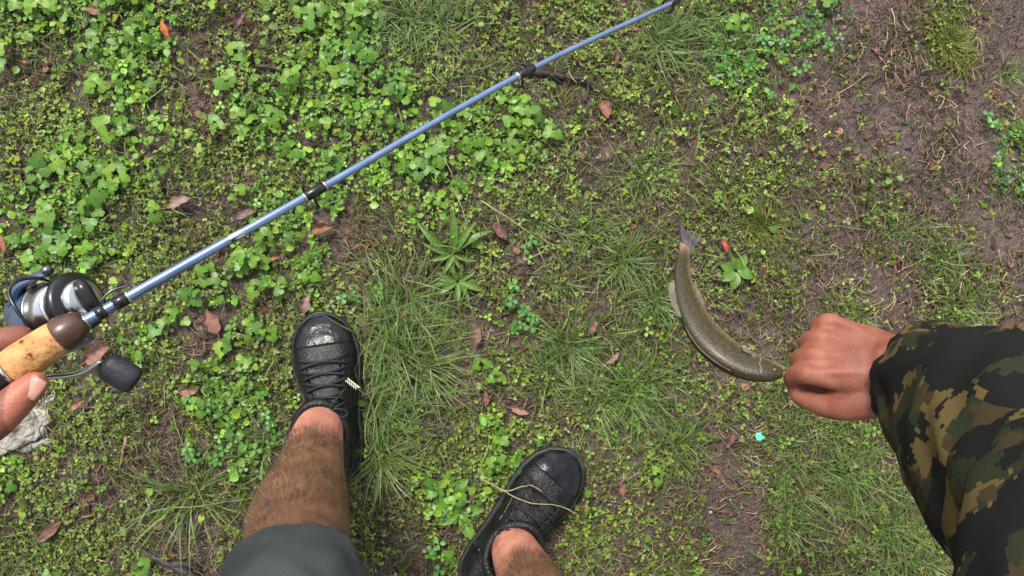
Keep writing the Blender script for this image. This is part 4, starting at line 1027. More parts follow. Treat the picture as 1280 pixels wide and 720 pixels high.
tor = cloth_tube([PEL + Vector((0, -.01, -.10)), PEL + Vector((0, 0, .02)), PEL.lerp(CH, .5), CH, CH.lerp(NK, .5), CH.lerp(NK, .82), NK + Vector((0, 0, -.005))], [.150, .142, .136, .145, .128, .098, .070], wr=.007, seed=9, flat=[(1, 1.28), (1, 1.25), (1, 1.2), (1, 1.3), (1, 1.45), (1, 1.35), (1, 1)], up=(0, 1, 0), open_start=1, open_end=1, sub=8)
shirt = cloth_obj('shirt', [sl_r, sl_l, tor], M_CAMO, person); shirt['label'] = 'digital camouflage shirt in black, tan and green'
M_SHORT = noisy('shorts_cloth', (.036, .042, .043), (.058, .066, .066), 14, .8, .25, .5, 500, dist=.0015)
def hemline(K, H_, A): return K
lhem = P(369, 734, .515); rhem = P(728, 895, .505)
s1 = cloth_tube([lhem, lhem.lerp(LH, .35), lhem.lerp(LH, .7), LH + Vector((.02, 0, .03)), PEL + Vector((-.01, 0, .06))], [.0805, .090, .102, .112, .11], wr=.0055, seed=3, open_start=1, up=(0, 1, 0))
s2 = cloth_tube([rhem, rhem.lerp(RH, .35), rhem.lerp(RH, .7), RH + Vector((-.02, 0, .03)), PEL + Vector((.01, 0, .06))], [.080, .090, .102, .112, .11], wr=.004, seed=4, open_start=1, up=(0, 1, 0))
s3 = cloth_tube([PEL + Vector((0, 0, -.12)), PEL, PEL + Vector((0, .01, .10))], [.12, .132, .130], wr=.003, seed=6, flat=[(.9, 1.2), (1, 1.28), (1, 1.24)], up=(0, 1, 0))
hm1 = cloth_tube([lhem + (lhem - lhem.lerp(LH, .05)) * .05, lhem.lerp(LH, .03), lhem.lerp(LH, .058)], [.0822, .0826, .0818], wr=.0055, seed=3, open_start=1, up=(0, 1, 0), sub=12)
hm2 = cloth_tube([rhem + (rhem - rhem.lerp(RH, .05)) * .05, rhem.lerp(RH, .03), rhem.lerp(RH, .058)], [.0818, .0822, .0814], wr=.004, seed=4, open_start=1, up=(0, 1, 0), sub=12)
shorts = cloth_obj('shorts', [s1, s2, s3], M_SHORT, person); shorts['label'] = 'plain dark grey shorts'
for h_ in (hm1, hm2): cloth_obj('hem', [h_], M_SHORT, shorts)

# ------------------------------------------------------------------ shoes (worn, so parts of the person)
def shoe_mat(name, c0, c1, r0, r1, bump, bs):
    return noisy(name, c0, c1, 55, r0, .34, bump, bs, 5, dist=.003, r1=r1)
M_UP = shoe_mat('wet_black_upper', (.0035, .0035, .004), (.0075, .0075, .008), .25, .55, .7, 240)
M_TOE = shoe_mat('wet_black_overlay', (.004, .004, .005), (.012, .012, .014), .08, .34, .7, 70)
M_SOLE = shoe_mat('black_rubber', (.006, .006, .007), (.015, .016, .018), .40, .6, .3, 200)
M_RIM = noisy('grey_rim', (.015, .020, .025), (.05, .06, .07), 30, .4)
M_LACE = noisy('black_lace', (.006, .006, .006), (.02, .02, .022), 300, .55, .4, .8, 900)
def top_h(t):
    return float(np.interp(t, [0, .04, .12, .30, .40, .50, .62, .74, .85, .93, .98, 1], [.052, .066, .074, .078, .082, .080, .070, .060, .052, .042, .032, .024]))
def shoe(k):
    Hh, d, L = SHOES[k]; side = Vector((d.y, -d.x, 0))         # to the right of the shoe
    lr = 1 if k == 1 else -1                                   # which side is the outside
    def cen(t): return -.010 * lr * math.sin(math.pi * min(1, t * 1.0)) + .012 * lr * 0
    root = link(bpy.data.objects.new('shoe', None), person); root.location = Hh - PO; root.empty_display_size = .03
    root['label'] = 'wet black laced shoe' if k == 0 else 'black laced shoe turned outwards with stems on it'
    def W_(u, v, z): return d * (u * L) + side * v + Vector((0, 0, z))
    Hh.z = 0
    # upper
    ns, st = 40, 46
    V = []; Fc = []
    def upper_pt(t, a, off=0):
        w = float(shoe_w(t)) - .0035 + off; h = top_h(t) + off; zb = .016
        ca, sa = math.cos(a), math.sin(a)
        pinch = 1 - .30 * np.clip(sa, 0, 1) ** 1.3 * np.interp(t, [0, .25, .5, .7, 1], [.55, .6, .75, .35, .1])
        x = math.copysign(abs(ca) ** .62, ca) * w * pinch; z = zb + (h - zb) * abs(sa) ** .72
        n_ = mnoise.noise(Vector((x * 45, t * 12, k * 7))) * .0022 + .0022 * math.exp(-((t - .66) / .045) ** 2) * math.sin(a * 7) * (sa > .4)
        return W_(t, x + 0, z + n_ * sa)
    ts = [i / (st - 1) for i in range(st)]
    for t in ts:
        tt = .006 + .988 * t
        for j in range(ns + 1): V.append(upper_pt(tt, math.pi * j / ns))
    m_ = ns + 1
    for i in range(st - 1):
        for j in range(ns): a_ = i * m_ + j; Fc.append((a_, a_ + 1, a_ + m_ + 1, a_ + m_))
    for i0 in (0, (st - 1) * m_): Fc.append(tuple(range(i0, i0 + m_)) if i0 else tuple(range(m_ - 1, -1, -1)))
    up = mesh_obj('upper', V, Fc, M_UP, root)
    # overlays: toe cap and eyestay panels, raised above the upper
    def patch(name, t0, t1, a0f, a1f, off, m, parent):
        V = []; Fc = []; n1, n2 = 22, 22
        for i in range(n1 + 1):
            t = t0 + (t1 - t0) * i / n1
            for j in range(n2 + 1):
                a = a0f(t) + (a1f(t) - a0f(t)) * j / n2
                e = min(i, n1 - i, j, n2 - j); V.append(upper_pt(t, a, off if e > 0 else -.0008))
        for i in range(n1):
            for j in range(n2): a_ = i * (n2 + 1) + j; Fc.append((a_, a_ + 1, a_ + n2 + 2, a_ + n2 + 1))
        return mesh_obj(name, V, Fc, m, parent)
    patch('toe_cap', .80, .985, lambda t: .45 - .25 * (t - .8) / .18, lambda t: math.pi - .45 + .25 * (t - .8) / .18, .0022, M_TOE, up)
    patch('tongue', .36, .70, lambda t: math.pi / 2 - .42, lambda t: math.pi / 2 + .42, .0035, M_UP, up)
    patch('eyestay', .38, .73, lambda t: math.pi / 2 - .95, lambda t: math.pi / 2 - .50, .0028, M_UP, up)
    patch('eyestay', .38, .73, lambda t: math.pi / 2 + .50, lambda t: math.pi / 2 + .95, .0028, M_UP, up)
    patch('heel_counter', .03, .24, lambda t: .12, lambda t: .75, .0022, M_TOE, up)
    patch('heel_counter', .03, .24, lambda t: math.pi - .75, lambda t: math.pi - .12, .0022, M_TOE, up)
    patch('side_strap', .42, .60, lambda t: .15, lambda t: .62, .0026, M_TOE, up); patch('side_strap', .42, .60, lambda t: math.pi - .62, lambda t: math.pi - .15, .0026, M_TOE, up)
    # collar round the ankle
    A = (LA if k == 0 else RA) - Hh; A = Vector((A.x, A.y, 0))
    cp = []
    for j in range(36):
        a = 2 * math.pi * j / 36
        u_ = math.cos(a) * (.052 if math.cos(a) < 0 else .050); v_ = math.sin(a) * .0415
        cp.append(A + d * (u_ - .004) + side * v_ + Vector((0, 0, .079 + .010 * math.cos(a) ** 2)))
    v, f = tube(cp + [cp[0], cp[1]], [.0080] * 38, 10, False); mesh_obj('collar', v, f, M_UP, root)
    # side walls carrying the collar
    V = []; Fc = []
    for i, (sc, z) in enumerate(((1.12, .045), (1.13, .06), (1.10, .072), (1.03, .082))):
        for j in range(36): c_ = cp[j] - A; V.append(A + Vector((c_.x * sc, c_.y * sc, z + (c_.z - .079) * (i / 3))))
    for i in range(3):
        for j in range(36): Fc.append((i * 36 + j, i * 36 + (j + 1) % 36, (i + 1) * 36 + (j + 1) % 36, (i + 1) * 36 + j))
    mesh_obj('collar_wall', V, Fc, M_UP, root)
    # sole with a bevelled edge, and the thin grey rim line
    def outline(off, n_=72):
        out = []
        for j in range(n_):
            a = 2 * math.pi * j / n_; t = .5 - .5 * math.cos(a); w = float(shoe_w(t)) + off
            out.append((t + off / L * -math.cos(a), math.copysign(w, math.sin(a)) * (abs(math.sin(a)) ** .06 if abs(math.sin(a)) > 1e-6 else 0)))
        return out
    V = []; Fc = []; rings = ((-.004, .001), (.001, .004), (.0025, .012), (.003, .020), (.0015, .0245), (-.006, .0255))
    for off, z in rings:
        for t, v_ in outline(off): V.append(W_(t, v_, z + .010 * max(0, (t - .8) / .2) ** 2))
    for i in range(len(rings) - 1):
        for j in range(72): Fc.append((i * 72 + j, i * 72 + (j + 1) % 72, (i + 1) * 72 + (j + 1) % 72, (i + 1) * 72 + j))
    Fc.append(tuple(range(71, -1, -1))); Fc.append(tuple(5 * 72 + j for j in range(72)))
    so = mesh_obj('sole', V, Fc, M_SOLE, root)
    rp = [W_(t, v_, .0255 + .010 * max(0, (t - .8) / .2) ** 2) for t, v_ in outline(-.0004)]
    v, f = tube(rp + [rp[0], rp[1]], [.0012] * 74, 6, False); mesh_obj('rim', v, f, M_RIM, so)
    # laces: crossing bars and a bow
    for i in range(5):
        t = .415 + .068 * i
        for s in (-1, 1):
            pts = []
            for j in range(9):
                u_ = j / 8; a = math.pi / 2 + s * (.66 - 1.32 * u_); pts.append(upper_pt(t + .052 * u_, a, .0062 + .002 * math.sin(math.pi * u_)))
            v, f = tube(pts, [.0021] * 9, 7); mesh_obj('lace', v, f, M_LACE, root)
    kn = upper_pt(.42, math.pi / 2, .012)
    for s in (-1, 1):
        loop = [kn, kn + side * s * .018 + d * .006 + Vector((0, 0, .005)), kn + side * s * .032 + d * -.004 + Vector((0, 0, -.003)), kn + side * s * .022 - d * .010 + Vector((0, 0, -.002)), kn]
        v, f = tube(loop, [.0019] * 5, 7, sub=4); mesh_obj('lace_bow', v, f, M_LACE, root)
        tail = [kn, kn + side * s * .012 + d * .016, kn + side * s * .026 + d * .028 + Vector((0, 0, -.010)), kn + side * s * .032 + d * .036 + Vector((0, 0, -.018))]
        v, f = tube(tail, [.0018, .0018, .0017, .0014], 7, sub=3); mesh_obj('lace_end', v, f, M_LACE, root)
    v, f = ellipsoid(kn, (.005, .0045, .004), None, 10, 8); mesh_obj('lace_knot', v, f, M_LACE, root)
shoe(0); shoe(1)

# ------------------------------------------------------------------ fishing rod with its reel
RB = P(50, 437, .920)                                   # cork foregrip
r0 = P(86, 413, .918); r1 = P(393, 240, .875); r2 = P(655, 91, .815); r3 = P(850, -1, .740)
rdir = (r3 - r2).normalized()
tipdir = (r3 - r1).normalized()
r4 = r3 + rdir * .35 + Vector((0, 0, -.01)); r5 = r4 + rdir * .55 + Vector((0, 0, -.05))
butt_dir = (r0 - RB).normalized(); bu = RB - butt_dir * .30
rod = thing('fishing_rod', 'blue spinning rod with cork grip and silver reel held by the bare hand', 'fishing rod', RB)
RO = Vector(rod.location)
def rod_material():
    m, n, l, b = mat('blue_blank'); tc = n.new('ShaderNodeTexCoord'); nz = n.new('ShaderNodeTexNoise'); nz.inputs['Scale'].default_value = 60; l.new(tc.outputs['Object'], nz.inputs['Vector'])
    r = ramp(n, [(.3, (.11, .17, .31)), (.7, (.17, .25, .42))]); l.new(nz.outputs['Fac'], r.inputs[0]); l.new(r.outputs[0], b.inputs['Base Color'])
    b.inputs['Metallic'].default_value = .45; b.inputs['Roughness'].default_value = .28; b.inputs['Coat Weight'].default_value = .8; b.inputs['Coat Roughness'].default_value = .08
    return m
M_BLANK = rod_material()
M_BLK = noisy('black_thread', (.006, .006, .007), (.014, .014, .016), 200, .25, .5)
M_CORK = noisy('cork', (.33, .155, .055), (.60, .33, .13), 110, .65, .3, .9, 260, 8)
_e = [n_ for n_ in M_CORK.node_tree.nodes if n_.type == 'VALTORGB'][0].color_ramp.elements; _x = _e.new(.36); _x.color = (.40, .20, .075, 1); _e[0].color = (.05, .02, .010, 1)
M_WIND = noisy('brown_winding_check', (.045, .022, .014), (.09, .045, .028), 60, .3, .5)
M_SIL = noisy('silver_metal', (.55, .56, .57), (.68, .69, .70), 40, .22, .5, 0, None, 3, 1.0)
M_DSIL = noisy('dark_steel', (.10, .10, .11), (.18, .18, .19), 50, .3, .5, 0, None, 3, .9)
M_BLUE = noisy('blue_reel_paint', (.07, .12, .22), (.12, .18, .30), 40, .25, .5, 0, None, 3, .5, .6)
M_RUB = noisy('black_rubber_knob', (.008, .009, .012), (.02, .022, .028), 60, .55, .4, .3, 300)
M_SEAT = noisy('reel_seat', (.008, .008, .009), (.016, .016, .018), 80, .35, .5)
spine = [r0, r0.lerp(r1, .5), r1, r2, r3, r4, r5]
sr = [.0040, .0035, .0030, .0025, .0021, .0014, .0007]
pts, rad, _ = resample(spine, sr, 10)
v, f = tube([p_ - RO for p_ in pts], rad, 16); mesh_obj('blank', v, f, M_BLANK, rod)
def on_rod(px):                       # spine point nearest a picture column
    best = min(range(len(pts)), key=lambda i: abs(px - to_px(np.array(pts[i].x), np.array(pts[i].y), np.array(pts[i].z))[0]))
    a = pts[max(best - 1, 0)]; b_ = pts[min(best + 1, len(pts) - 1)]
    xa = float(to_px(*[np.array(c) for c in a])[0]); xb = float(to_px(*[np.array(c) for c in b_])[0])
    return a.lerp(b_, (px - xa) / (xb - xa)), (b_ - a).normalized(), rad[best]
def sleeve(px0, px1, dr, m, name='thread_wrap', parent=None):
    a, ta, ra = on_rod(px0); b_, tb, rb = on_rod(px1)
    e = (b_ - a) * .06
    v, f = tube([a - RO, a + e - RO, b_ - e - RO, b_ - RO], [ra * .98, ra + dr, rb + dr, rb * .98], 14); return mesh_obj(name, v, f, m, rod)
sleeve(120, 132, .0009, M_BLK); sleeve(142, 160, .0009, M_BLK, 'hook_keeper'); sleeve(159, 161.5, .0014, M_SIL, 'trim_ring'); sleeve(106, 109, .0012, M_SIL, 'trim_ring')
hk, ht, hr = on_rod(147)
v, f = tube([hk - RO - ht * .010 + Vector((-.002, .005, .002)), hk - RO + Vector((-.003, .008, .004)), hk - RO + ht * .012 + Vector((-.002, .0055, .002))], [.0009] * 3, 6, sub=3); mesh_obj('keeper_wire', v, f, M_DSIL, rod)
for px0, px1 in ((382, 406), (646, 668), (838, 848)): sleeve(px0, px1, .0010, M_BLK)
sleeve(404.5, 407, .0013, M_SIL, 'trim_ring'); sleeve(645, 648, .0013, M_SIL, 'trim_ring'); sleeve(379, 382, .0012, M_SIL, 'trim_ring')
sleeve(286, 306, .0003, M_SIL, 'silver_print'); 
# guides hang on the far side of the rod
GD = []
for px, R_g in ((392, .010), (656, .0075), (846, .006)):
    c_, t_, rr_ = on_rod(px); dn_ = Vector((.10, .20, -1)); dn_ = (dn_ - t_ * dn_.dot(t_)).normalized(); sdv = t_.cross(dn_)
    cc_ = c_ + dn_ * (R_g + rr_ + .006); ring = [cc_ - RO + dn_ * (math.cos(a) * R_g) + sdv * (math.sin(a) * R_g) for a in np.linspace(0, 2 * math.pi, 25)]
    v, f = tube(ring, [.0011] * 25, 8, False); gobj = mesh_obj('guide', v, f, M_BLK, rod)
    for s in (-1, 1):
        v, f = tube([c_ - RO + t_ * s * .012 + dn_ * rr_, cc_ - RO - dn_ * R_g * .9], [.0009, .0009], 6); mesh_obj('guide_foot', v, f, M_BLK, gobj)
    GD.append(cc_)
for tpos in (4.35, 5.2, 6.0):
    i = int((tpos) * 10); c_ = pts[min(i, len(pts) - 1)]; t_ = rdir; dn_ = (Vector((.1, .2, -1)) - t_ * Vector((.1, .2, -1)).dot(t_)).normalized(); sdv = t_.cross(dn_); R_g = .004
    cc_ = c_ + dn_ * (R_g + .003); v, f = tube([cc_ - RO + dn_ * (math.cos(a) * R_g) + sdv * (math.sin(a) * R_g) for a in np.linspace(0, 2 * math.pi, 17)], [.0009] * 17, 7, False); mesh_obj('guide', v, f, M_BLK, rod); GD.append(cc_)
# handle: cork, winding check, seat, butt
b3 = butt_dir
def on_b(s): return RB + b3 * s - RO
v, f = tube([on_b(-.022), on_b(-.0205), on_b(-.015), on_b(.0), on_b(.012), on_b(.0145)], [.0105, .0124, .0130, .0126, .0120, .0110], 28, sub=3); mesh_obj('cork_grip', v, f, M_CORK, rod)
v, f = tube([on_b(.0140), on_b(.0155), on_b(.022), on_b(.031), on_b(.0335)], [.0112, .0120, .0118, .0085, .0050], 28, sub=3); mesh_obj('winding_check', v, f, M_WIND, rod)
v, f = tube([on_b(-.0250), on_b(-.0225)], [.0118, .0118], 24); mesh_obj('trim_ring', v, f, M_SIL, rod)
v, f = tube([on_b(-.135), on_b(-.13), on_b(-.10), on_b(-.06), on_b(-.03), on_b(-.0248)], [.0095, .0110, .0100, .0098, .0108, .0112], 22, sub=3); mesh_obj('reel_seat', v, f, M_SEAT, rod)
v, f = tube([on_b(-.30), on_b(-.296), on_b(-.24), on_b(-.17), on_b(-.134)], [.010, .0135, .0125, .0118, .0100], 22, sub=3); mesh_obj('rear_grip', v, f, M_CORK, rod)
# reel: stem down from the seat, body, spool whose axis follows the rod
SPC = P(76, 386, .872); sx = (P(106, 374, .893) - P(42, 402, .858)).normalized()
FR = frame(SPC, sx, P(60, 360, .875) - SPC)             # x along spool axis, y towards picture top
if (FR(0, 0, 1) - SPC).z < 0:
    _f = FR; FR = lambda a, b_, c_: _f(a, b_, -c_)
def fr(a, b_, c_): return FR(a, b_, c_) - RO
def lathe(prof, ns=36):               # (x, r) profile about the spool axis
    return tube([fr(x, 0, 0) for x, _ in prof], [r_ for _, r_ in prof], ns, True, None, fr(0, 1, 0) - fr(0, 0, 0))
v, f = lathe([(-.046, .006), (-.045, .012), (-.038, .0175), (-.026, .0205), (-.012, .0215), (-.008, .0210)]); reel = mesh_obj('reel', v, f, M_BLUE, rod); reel['label'] = 'silver and blue spinning reel'
bx_, bf_ = tube([fr(-.055, .004, -.002), fr(-.045, .006, -.002), fr(-.025, .004, -.002), fr(-.012, .002, 0)], [.006, .015, .018, .014], 20, sub=4); mesh_obj('gearbox', bx_, bf_, M_BLUE, reel)
v, f = lathe([(-.010, .0205), (-.009, .0216), (.009, .0205), (.0105, .0190)]); mesh_obj('spool_skirt', v, f, M_SIL, reel)
v, f = lathe([(-.012, .0222), (-.0115, .0228), (-.009, .0228), (-.0088, .0205)]); mesh_obj('rotor_ring', v, f, M_DSIL, reel)
v, f = lathe([(.0105, .0165), (.011, .0150), (.017, .0150), (.0172, .0165)]); mesh_obj('spooled_line', v, f, noisy('line_on_spool', (.05, .05, .05), (.12, .12, .11), 300, .4), reel)
v, f = lathe([(.0170, .0150), (.0172, .0205), (.0185, .0218), (.0215, .0215), (.0235, .0190), (.0238, .0150)]); mesh_obj('spool_lip', v, f, M_BLK, reel)
v, f = lathe([(.0225, .0145), (.0235, .0150), (.0295, .0140), (.0310, .0115), (.0312, .0080)]); cap = mesh_obj('drag_knob', v, f, M_SIL, reel)
bv, bf = tube([fr(.0318, -.0125, 0), fr(.0330, -.006, 0), fr(.0332, .006, 0), fr(.0318, .0125, 0)], [.0042, .0050, .0050, .0042], 10); mesh_obj('drag_grip', bv, bf, M_BLK, reel)
# rotor arms, bail wire
for s in (1, -1):
    v, f = tube([fr(-.036, s * .017, .004), fr(-.020, s * .0265, .004), fr(.000, s * .0275, .003), fr(.012, s * .0262, .002)], [.0060, .0058, .0050, .0040], 12, sub=4, flat=[(1.3, .6)] * 4); mesh_obj('rotor_arm', v, f, M_BLUE, reel)
bw = [p_ - RO for p_ in (P(66, 355, .880), P(48, 348, .890), P(24, 350, .898), P(11, 364, .903), P(20, 386, .906), P(38, 408, .902), P(56, 424, .888))]
v, f = tube(bw, [.0014] * 7, 9, sub=6); mesh_obj('bail_wire', v, f, M_BLK, reel)
v, f = tube([fr(.013, .026, .003), fr(.013, .031, .004)], [.0042, .0036], 14); mesh_obj('line_roller', v, f, M_DSIL, reel)
st0 = on_b(-.055); v, f = tube([fr(-.030, -.006, .0), fr(-.032, -.020, .012), st0 + Vector((0, .006, -.014)), st0 + Vector((0, 0, -.006))], [.0085, .0062, .0060, .0085], 14, sub=4); mesh_obj('stem', v, f, M_BLUE, reel)
v, f = tube([on_b(-.090) + Vector((0, .002, -.0105)), on_b(-.055) + Vector((0, .002, -.0120)), on_b(-.030) + Vector((0, .002, -.0105))], [.0035, .0048, .0035], 12, sub=3, flat=[(.6, 1.4)] * 3); mesh_obj('reel_foot', v, f, M_DSIL, reel)
# crank: passes under the rod to the knob on the other side
ck = [fr(-.030, .002, -.004), fr(-.034, -.012, -.012), P(18, 474, .886) - RO, P(62, 471, .893) - RO, P(100, 466, .896) - RO, P(128, 452, .898) - RO]
v, f = tube(ck, [.0065, .0058, .0040, .0038, .0034, .0030], 14, sub=5, flat=[(1, 1), (1, 1), (.8, 1.1), (.6, 1.15), (.6, 1.15), (.6, 1.1)]); mesh_obj('crank_arm', v, f, M_SIL, reel)
k0, k1 = P(131, 455, .897) - RO, P(170, 478, .893) - RO; kd = (k1 - k0)
v, f = tube([k0 - kd * .05, k0, k0 + kd * .12, k0 + kd * .5, k0 + kd * .86, k1, k1 + kd * .03], [.0040, .0066, .0088, .0094, .0090, .0070, .003], 20, sub=3, flat=[(.75, 1.12)] * 7); mesh_obj('crank_knob', v, f, M_RUB, reel)

# ------------------------------------------------------------------ fish
FH = P(977, 466, .690)
fs = [FH, P(958, 463, .686), P(930, 455, .678), P(900, 437, .668), P(877, 412, .655), P(861, 380, .640), P(853, 346, .622), P(855, 318, .606), P(857, 308, .600)]
fish = thing('fish', 'small olive brown fish with curved body hanging beside the hand', 'fish', FH)
FO = Vector(fish.location)
fh = [.007, .0145, .0190, .0200, .0188, .0155, .0108, .0074, .0080]      # half height of the body
fw = [.004, .0085, .0110, .0120, .0110, .0085, .0055, .0035, .0022]
n0 = len(fs); fp, fH_, _ = resample(fs, fh, 8); _, fW_, _ = resample(fs, fw, 8)
# back of the fish leans towards the outer side of the curve and the camera
side_v = Vector((-.62, -.52, .60)).normalized()
V = []; Fc = []; C = []; ns = 28; nF = len(fp); FRM = []
for i in range(nF):
    t_ = (fp[min(i + 1, nF - 1)] - fp[max(i - 1, 0)]).normalized(); up_ = (side_v - t_ * side_v.dot(t_)).normalized(); w_ = t_.cross(up_); FRM.append((t_, up_, w_))
    for j in range(ns):
        a = 2 * math.pi * j / ns; ca, sa = math.cos(a), math.sin(a)
        V.append(fp[i] + up_ * (ca * fH_[i]) + w_ * (math.copysign(abs(sa) ** .85, sa) * fW_[i]) - FO)
        back = np.array([.032, .025, .009]); flank = np.array([.085, .064, .026]); belly = np.array([.34, .24, .16])
        k_ = (1 - ca) / 2; c_ = back * (1 - k_) + flank * k_ if k_ < .62 else flank * (1 - (k_ - .62) / .38) + belly * ((k_ - .62) / .38)
        tt = i / (nF - 1); c_ = c_ * (1 - .0 * tt)
        if tt > .84: c_ = c_ * (1 - (tt - .84) / .16) + np.array([.42, .25, .21]) * ((tt - .84) / .16)
        if abs(sa) > .72 and .12 < tt < .9: c_ = c_ * (.92 + .25 * mnoise.noise(Vector((tt * 18, sa * 3, ca * 3))))
        C.append(c_)
for i in range(nF - 1):
    for j in range(ns): Fc.append((i * ns + j, i * ns + (j + 1) % ns, (i + 1) * ns + (j + 1) % ns, (i + 1) * ns + j))
Fc.append(tuple(range(ns - 1, -1, -1))); Fc.append(tuple((nF - 1) * ns + j for j in range(ns)))
UVf = [(j / ns * .12, i / nF * .23) for i in range(nF) for j in range(ns)]
def fish_material():
    m, n, l, b = mat('fish_scales'); at = n.new('ShaderNodeVertexColor'); at.layer_name = 'Col'; uv = n.new('ShaderNodeUVMap'); uv.uv_map = 'UVMap'
    vo = n.new('ShaderNodeTexVoronoi'); vo.inputs['Scale'].default_value = 300; vo.inputs['Randomness'].default_value = .55; l.new(uv.outputs[0], vo.inputs['Vector'])
    r = ramp(n, [(.15, (1.5, 1.45, 1.3)), (.62, (.55, .55, .5))]); l.new(vo.outputs['Distance'], r.inputs[0])
    mx = n.new('ShaderNodeMix'); mx.data_type = 'RGBA'; mx.blend_type = 'MULTIPLY'; mx.inputs[0].default_value = .8
    l.new(at.outputs['Color'], mx.inputs[6]); l.new(r.outputs[0], mx.inputs[7]); l.new(mx.outputs[2], b.inputs['Base Color'])
    b.inputs['Roughness'].default_value = .48; b.inputs['Coat Weight'].default_value = .12; b.inputs['Coat Roughness'].default_value = .2; b.inputs['Metallic'].default_value = .15
    bp = n.new('ShaderNodeBump'); bp.inputs['Strength'].default_value = .4; bp.inputs['Distance'].default_value = .001; bp.invert = True; l.new(vo.outputs['Distance'], bp.inputs['Height']); l.new(bp.outputs[0], b.inputs['Normal'])
    return m
mesh_obj('body', V, Fc, fish_material(), fish, True, np.clip(C, 0, 1), UVf)
M_FIN = noisy('fin', (.11, .09, .07), (.22, .18, .14), 120, .35, .5, .6, 500)
M_TAIL = noisy('tail_fin', (.055, .05, .055), (.16, .14, .14), 90, .4, .5, .6, 500)
def fin(name, i0, i1, sgn, hgt, m, lean=0.0, spiky=True):
    V = []; Fc = []; idx_ = list(range(i0, i1 + 1)); N = len(idx_)
    for q_, i in enumerate(idx_):
        t_, up_, w_ = FRM[i]; u = q_ / (N - 1); h_ = hgt * math.sin(math.pi * (u * .85 + .12)) ** .7 * (1.0 + (.14 * (q_ % 2) if spiky else 0))
        b_ = fp[i] + up_ * sgn * fH_[i] * .9 - FO
        for s_, th in ((0, .0010), (1, .0004)):
            for s2 in (-1, 1): V.append(b_ + (up_ * sgn * h_ + t_ * h_ * .5) * s_ + w_ * (s2 * th + lean * h_ * s_))
    for q_ in range(N - 1):
        a = q_ * 4; b_ = a + 4
        Fc += [(a, a + 2, b_ + 2, b_), (a + 1, b_ + 1, b_ + 3, a + 3), (a + 2, a + 3, b_ + 3, b_ + 2)]
    Fc += [(0, 1, 3, 2), (4 * N - 4, 4 * N - 2, 4 * N - 1, 4 * N - 3)]
    return mesh_obj(name, V, Fc, m, fish, False)
fin('dorsal_fin', 18, 34, 1, .006, M_FIN, .8); fin('dorsal_fin', 36, 46, 1, .010, M_FIN, .2, False)
fin('anal_fin', 38, 47, -1, .010, M_FIN, -.2, False)
t_, up_, w_ = FRM[-1]; tb = fp[-1] - FO; V = []; Fc = []; N = 13
for q_ in range(N):
    u = (q_ / (N - 1) - .5) * 2; ln_ = .020 + .008 * abs(u) ** 1.3
    base = tb + up_ * u * fH_[-1] * .9; mid_ = base + (t_ + up_ * u * .42) * ln_ * .55; tip_ = base + (t_ + up_ * u * .55) * ln_ + w_ * .002 * math.sin(q_ * 2.2)
    for p_, th in ((base - t_ * .003, .0018), (mid_, .0009), (tip_, .0004)):
        V += [p_ + w_ * th, p_ - w_ * th]
for q_ in range(N - 1):
    for s_ in (0, 2):
        a = q_ * 6 + s_; b_ = a + 6; Fc += [(a, a + 2, b_ + 2, b_), (a + 1, b_ + 1, b_ + 3, a + 3)]
    a = q_ * 6 + 4; Fc.append((a, a + 1, a + 7, a + 6))
mesh_obj('tail_fin', V, Fc, M_TAIL, fish, True)
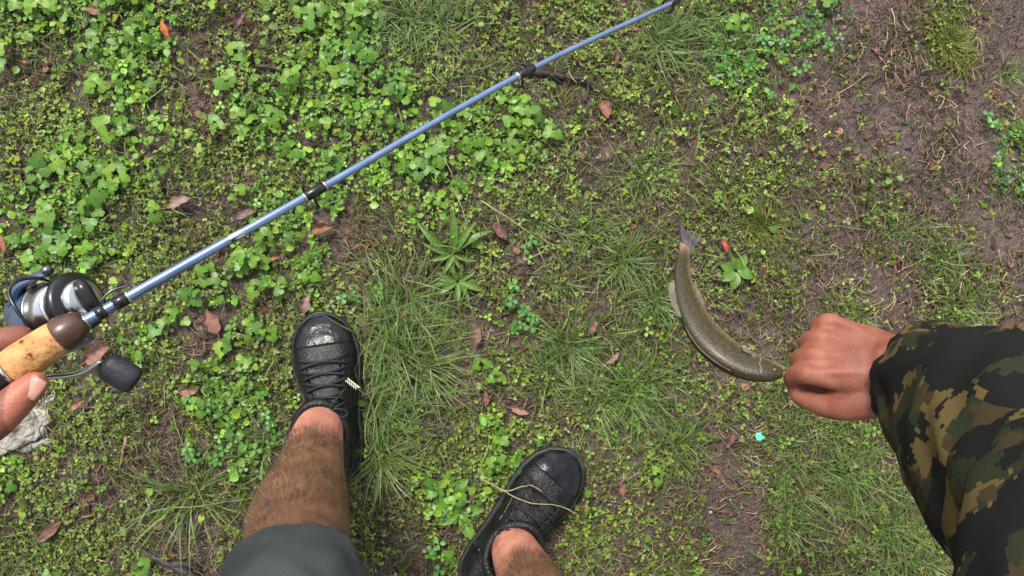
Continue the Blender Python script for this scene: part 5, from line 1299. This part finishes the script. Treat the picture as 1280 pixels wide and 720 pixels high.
for s in (-1, 1):
    t_, up_, w_ = FRM[13]; b_ = fp[13] - FO + w_ * s * fW_[13] * .92 - up_ * .004; V = []; Fc = []
    for q_ in range(7):
        u = (q_ / 6 - .5) * 2; e_ = b_ + (t_ * .9 - up_ * (.25 + u * .35) + w_ * s * .35) * (.018 - .004 * abs(u))
        V += [b_ + up_ * u * .0035 + w_ * .0004, b_ + up_ * u * .0035 - w_ * .0004, e_ + w_ * .0003, e_ - w_ * .0003]
    for q_ in range(6): a = q_ * 4; c_ = a + 4; Fc += [(a, a + 2, c_ + 2, c_), (a + 1, c_ + 1, c_ + 3, a + 3), (a + 2, a + 3, c_ + 3, c_ + 2)]
    mesh_obj('pectoral_fin', V, Fc, M_FIN, fish, False)
    t_, up_, w_ = FRM[5]; ec = fp[5] - FO + w_ * s * fW_[5] * .88 + up_ * fH_[5] * .35
    v, f = ellipsoid((0, 0, 0), (.0030, .0030, .0030), None, 12, 8); o = mesh_obj('eye', v, f, noisy('fish_eye', (.06, .045, .015), (.11, .08, .03), 60, .1), fish); o.location = ec
    v, f = ellipsoid((0, 0, 0), (.0016, .0016, .0016), None, 10, 8); i_ = mesh_obj('pupil', v, f, M_BLK, o); i_.location = w_ * s * .0018
    # gill cover edge
    gp = []
    for a in np.linspace(.5, 2.6, 9):
        t_, up_, w_ = FRM[11 - int(2 * abs(math.cos(a)))]; i = 11 - int(2 * abs(math.cos(a))); gp.append(fp[i] - FO + up_ * (math.cos(a) * fH_[i] * 1.01) + w_ * s * (math.sin(a) ** .85 * fW_[i] * 1.02))
    v, f = tube(gp, [.0008] * 9, 6); mesh_obj('gill_cover', v, f, M_FIN, fish)
# lower jaw
v, f = capsule([fp[6] - FO - FRM[6][1] * .006, fp[0] - FO - FRM[0][1] * .006 + Vector((.002, 0, 0))], [.0065, .0030], 12, 3); mesh_obj('lower_jaw', v, f, M_FIN, fish)

# ------------------------------------------------------------------ fishing line: spool, guides, tip, then the hand and the fish
grip = rh(.106, .038, -.034)
lp = [FR(.014, .012, .012)] + GD + [r5] 
ML = noisy('clear_line', (.85, .88, .86), (.9, .92, .9), 30, .05); ML.node_tree.nodes['Principled BSDF'].inputs['Transmission Weight'].default_value = 1.0; ML.node_tree.nodes['Principled BSDF'].inputs['IOR'].default_value = 1.12
parts = [tube(lp, [.00011] * len(lp), 5)]
mid_ = r5.lerp(grip, .5) + Vector((0, 0, -.12))
parts.append(tube([r5, mid_, grip], [.00011] * 3, 5, sub=8)); parts.append(tube([grip, grip.lerp(fp[0], .5) + Vector((0, 0, -.003)), fp[1]], [.0004] * 3, 6, sub=4))
V, Fc = joinvf(parts); o = mesh_obj('fishing_line', [v - grip for v in V], Fc, ML); o.location = grip
tag(o, 'thin clear fishing line from the rod to the fish mouth', 'fishing line')
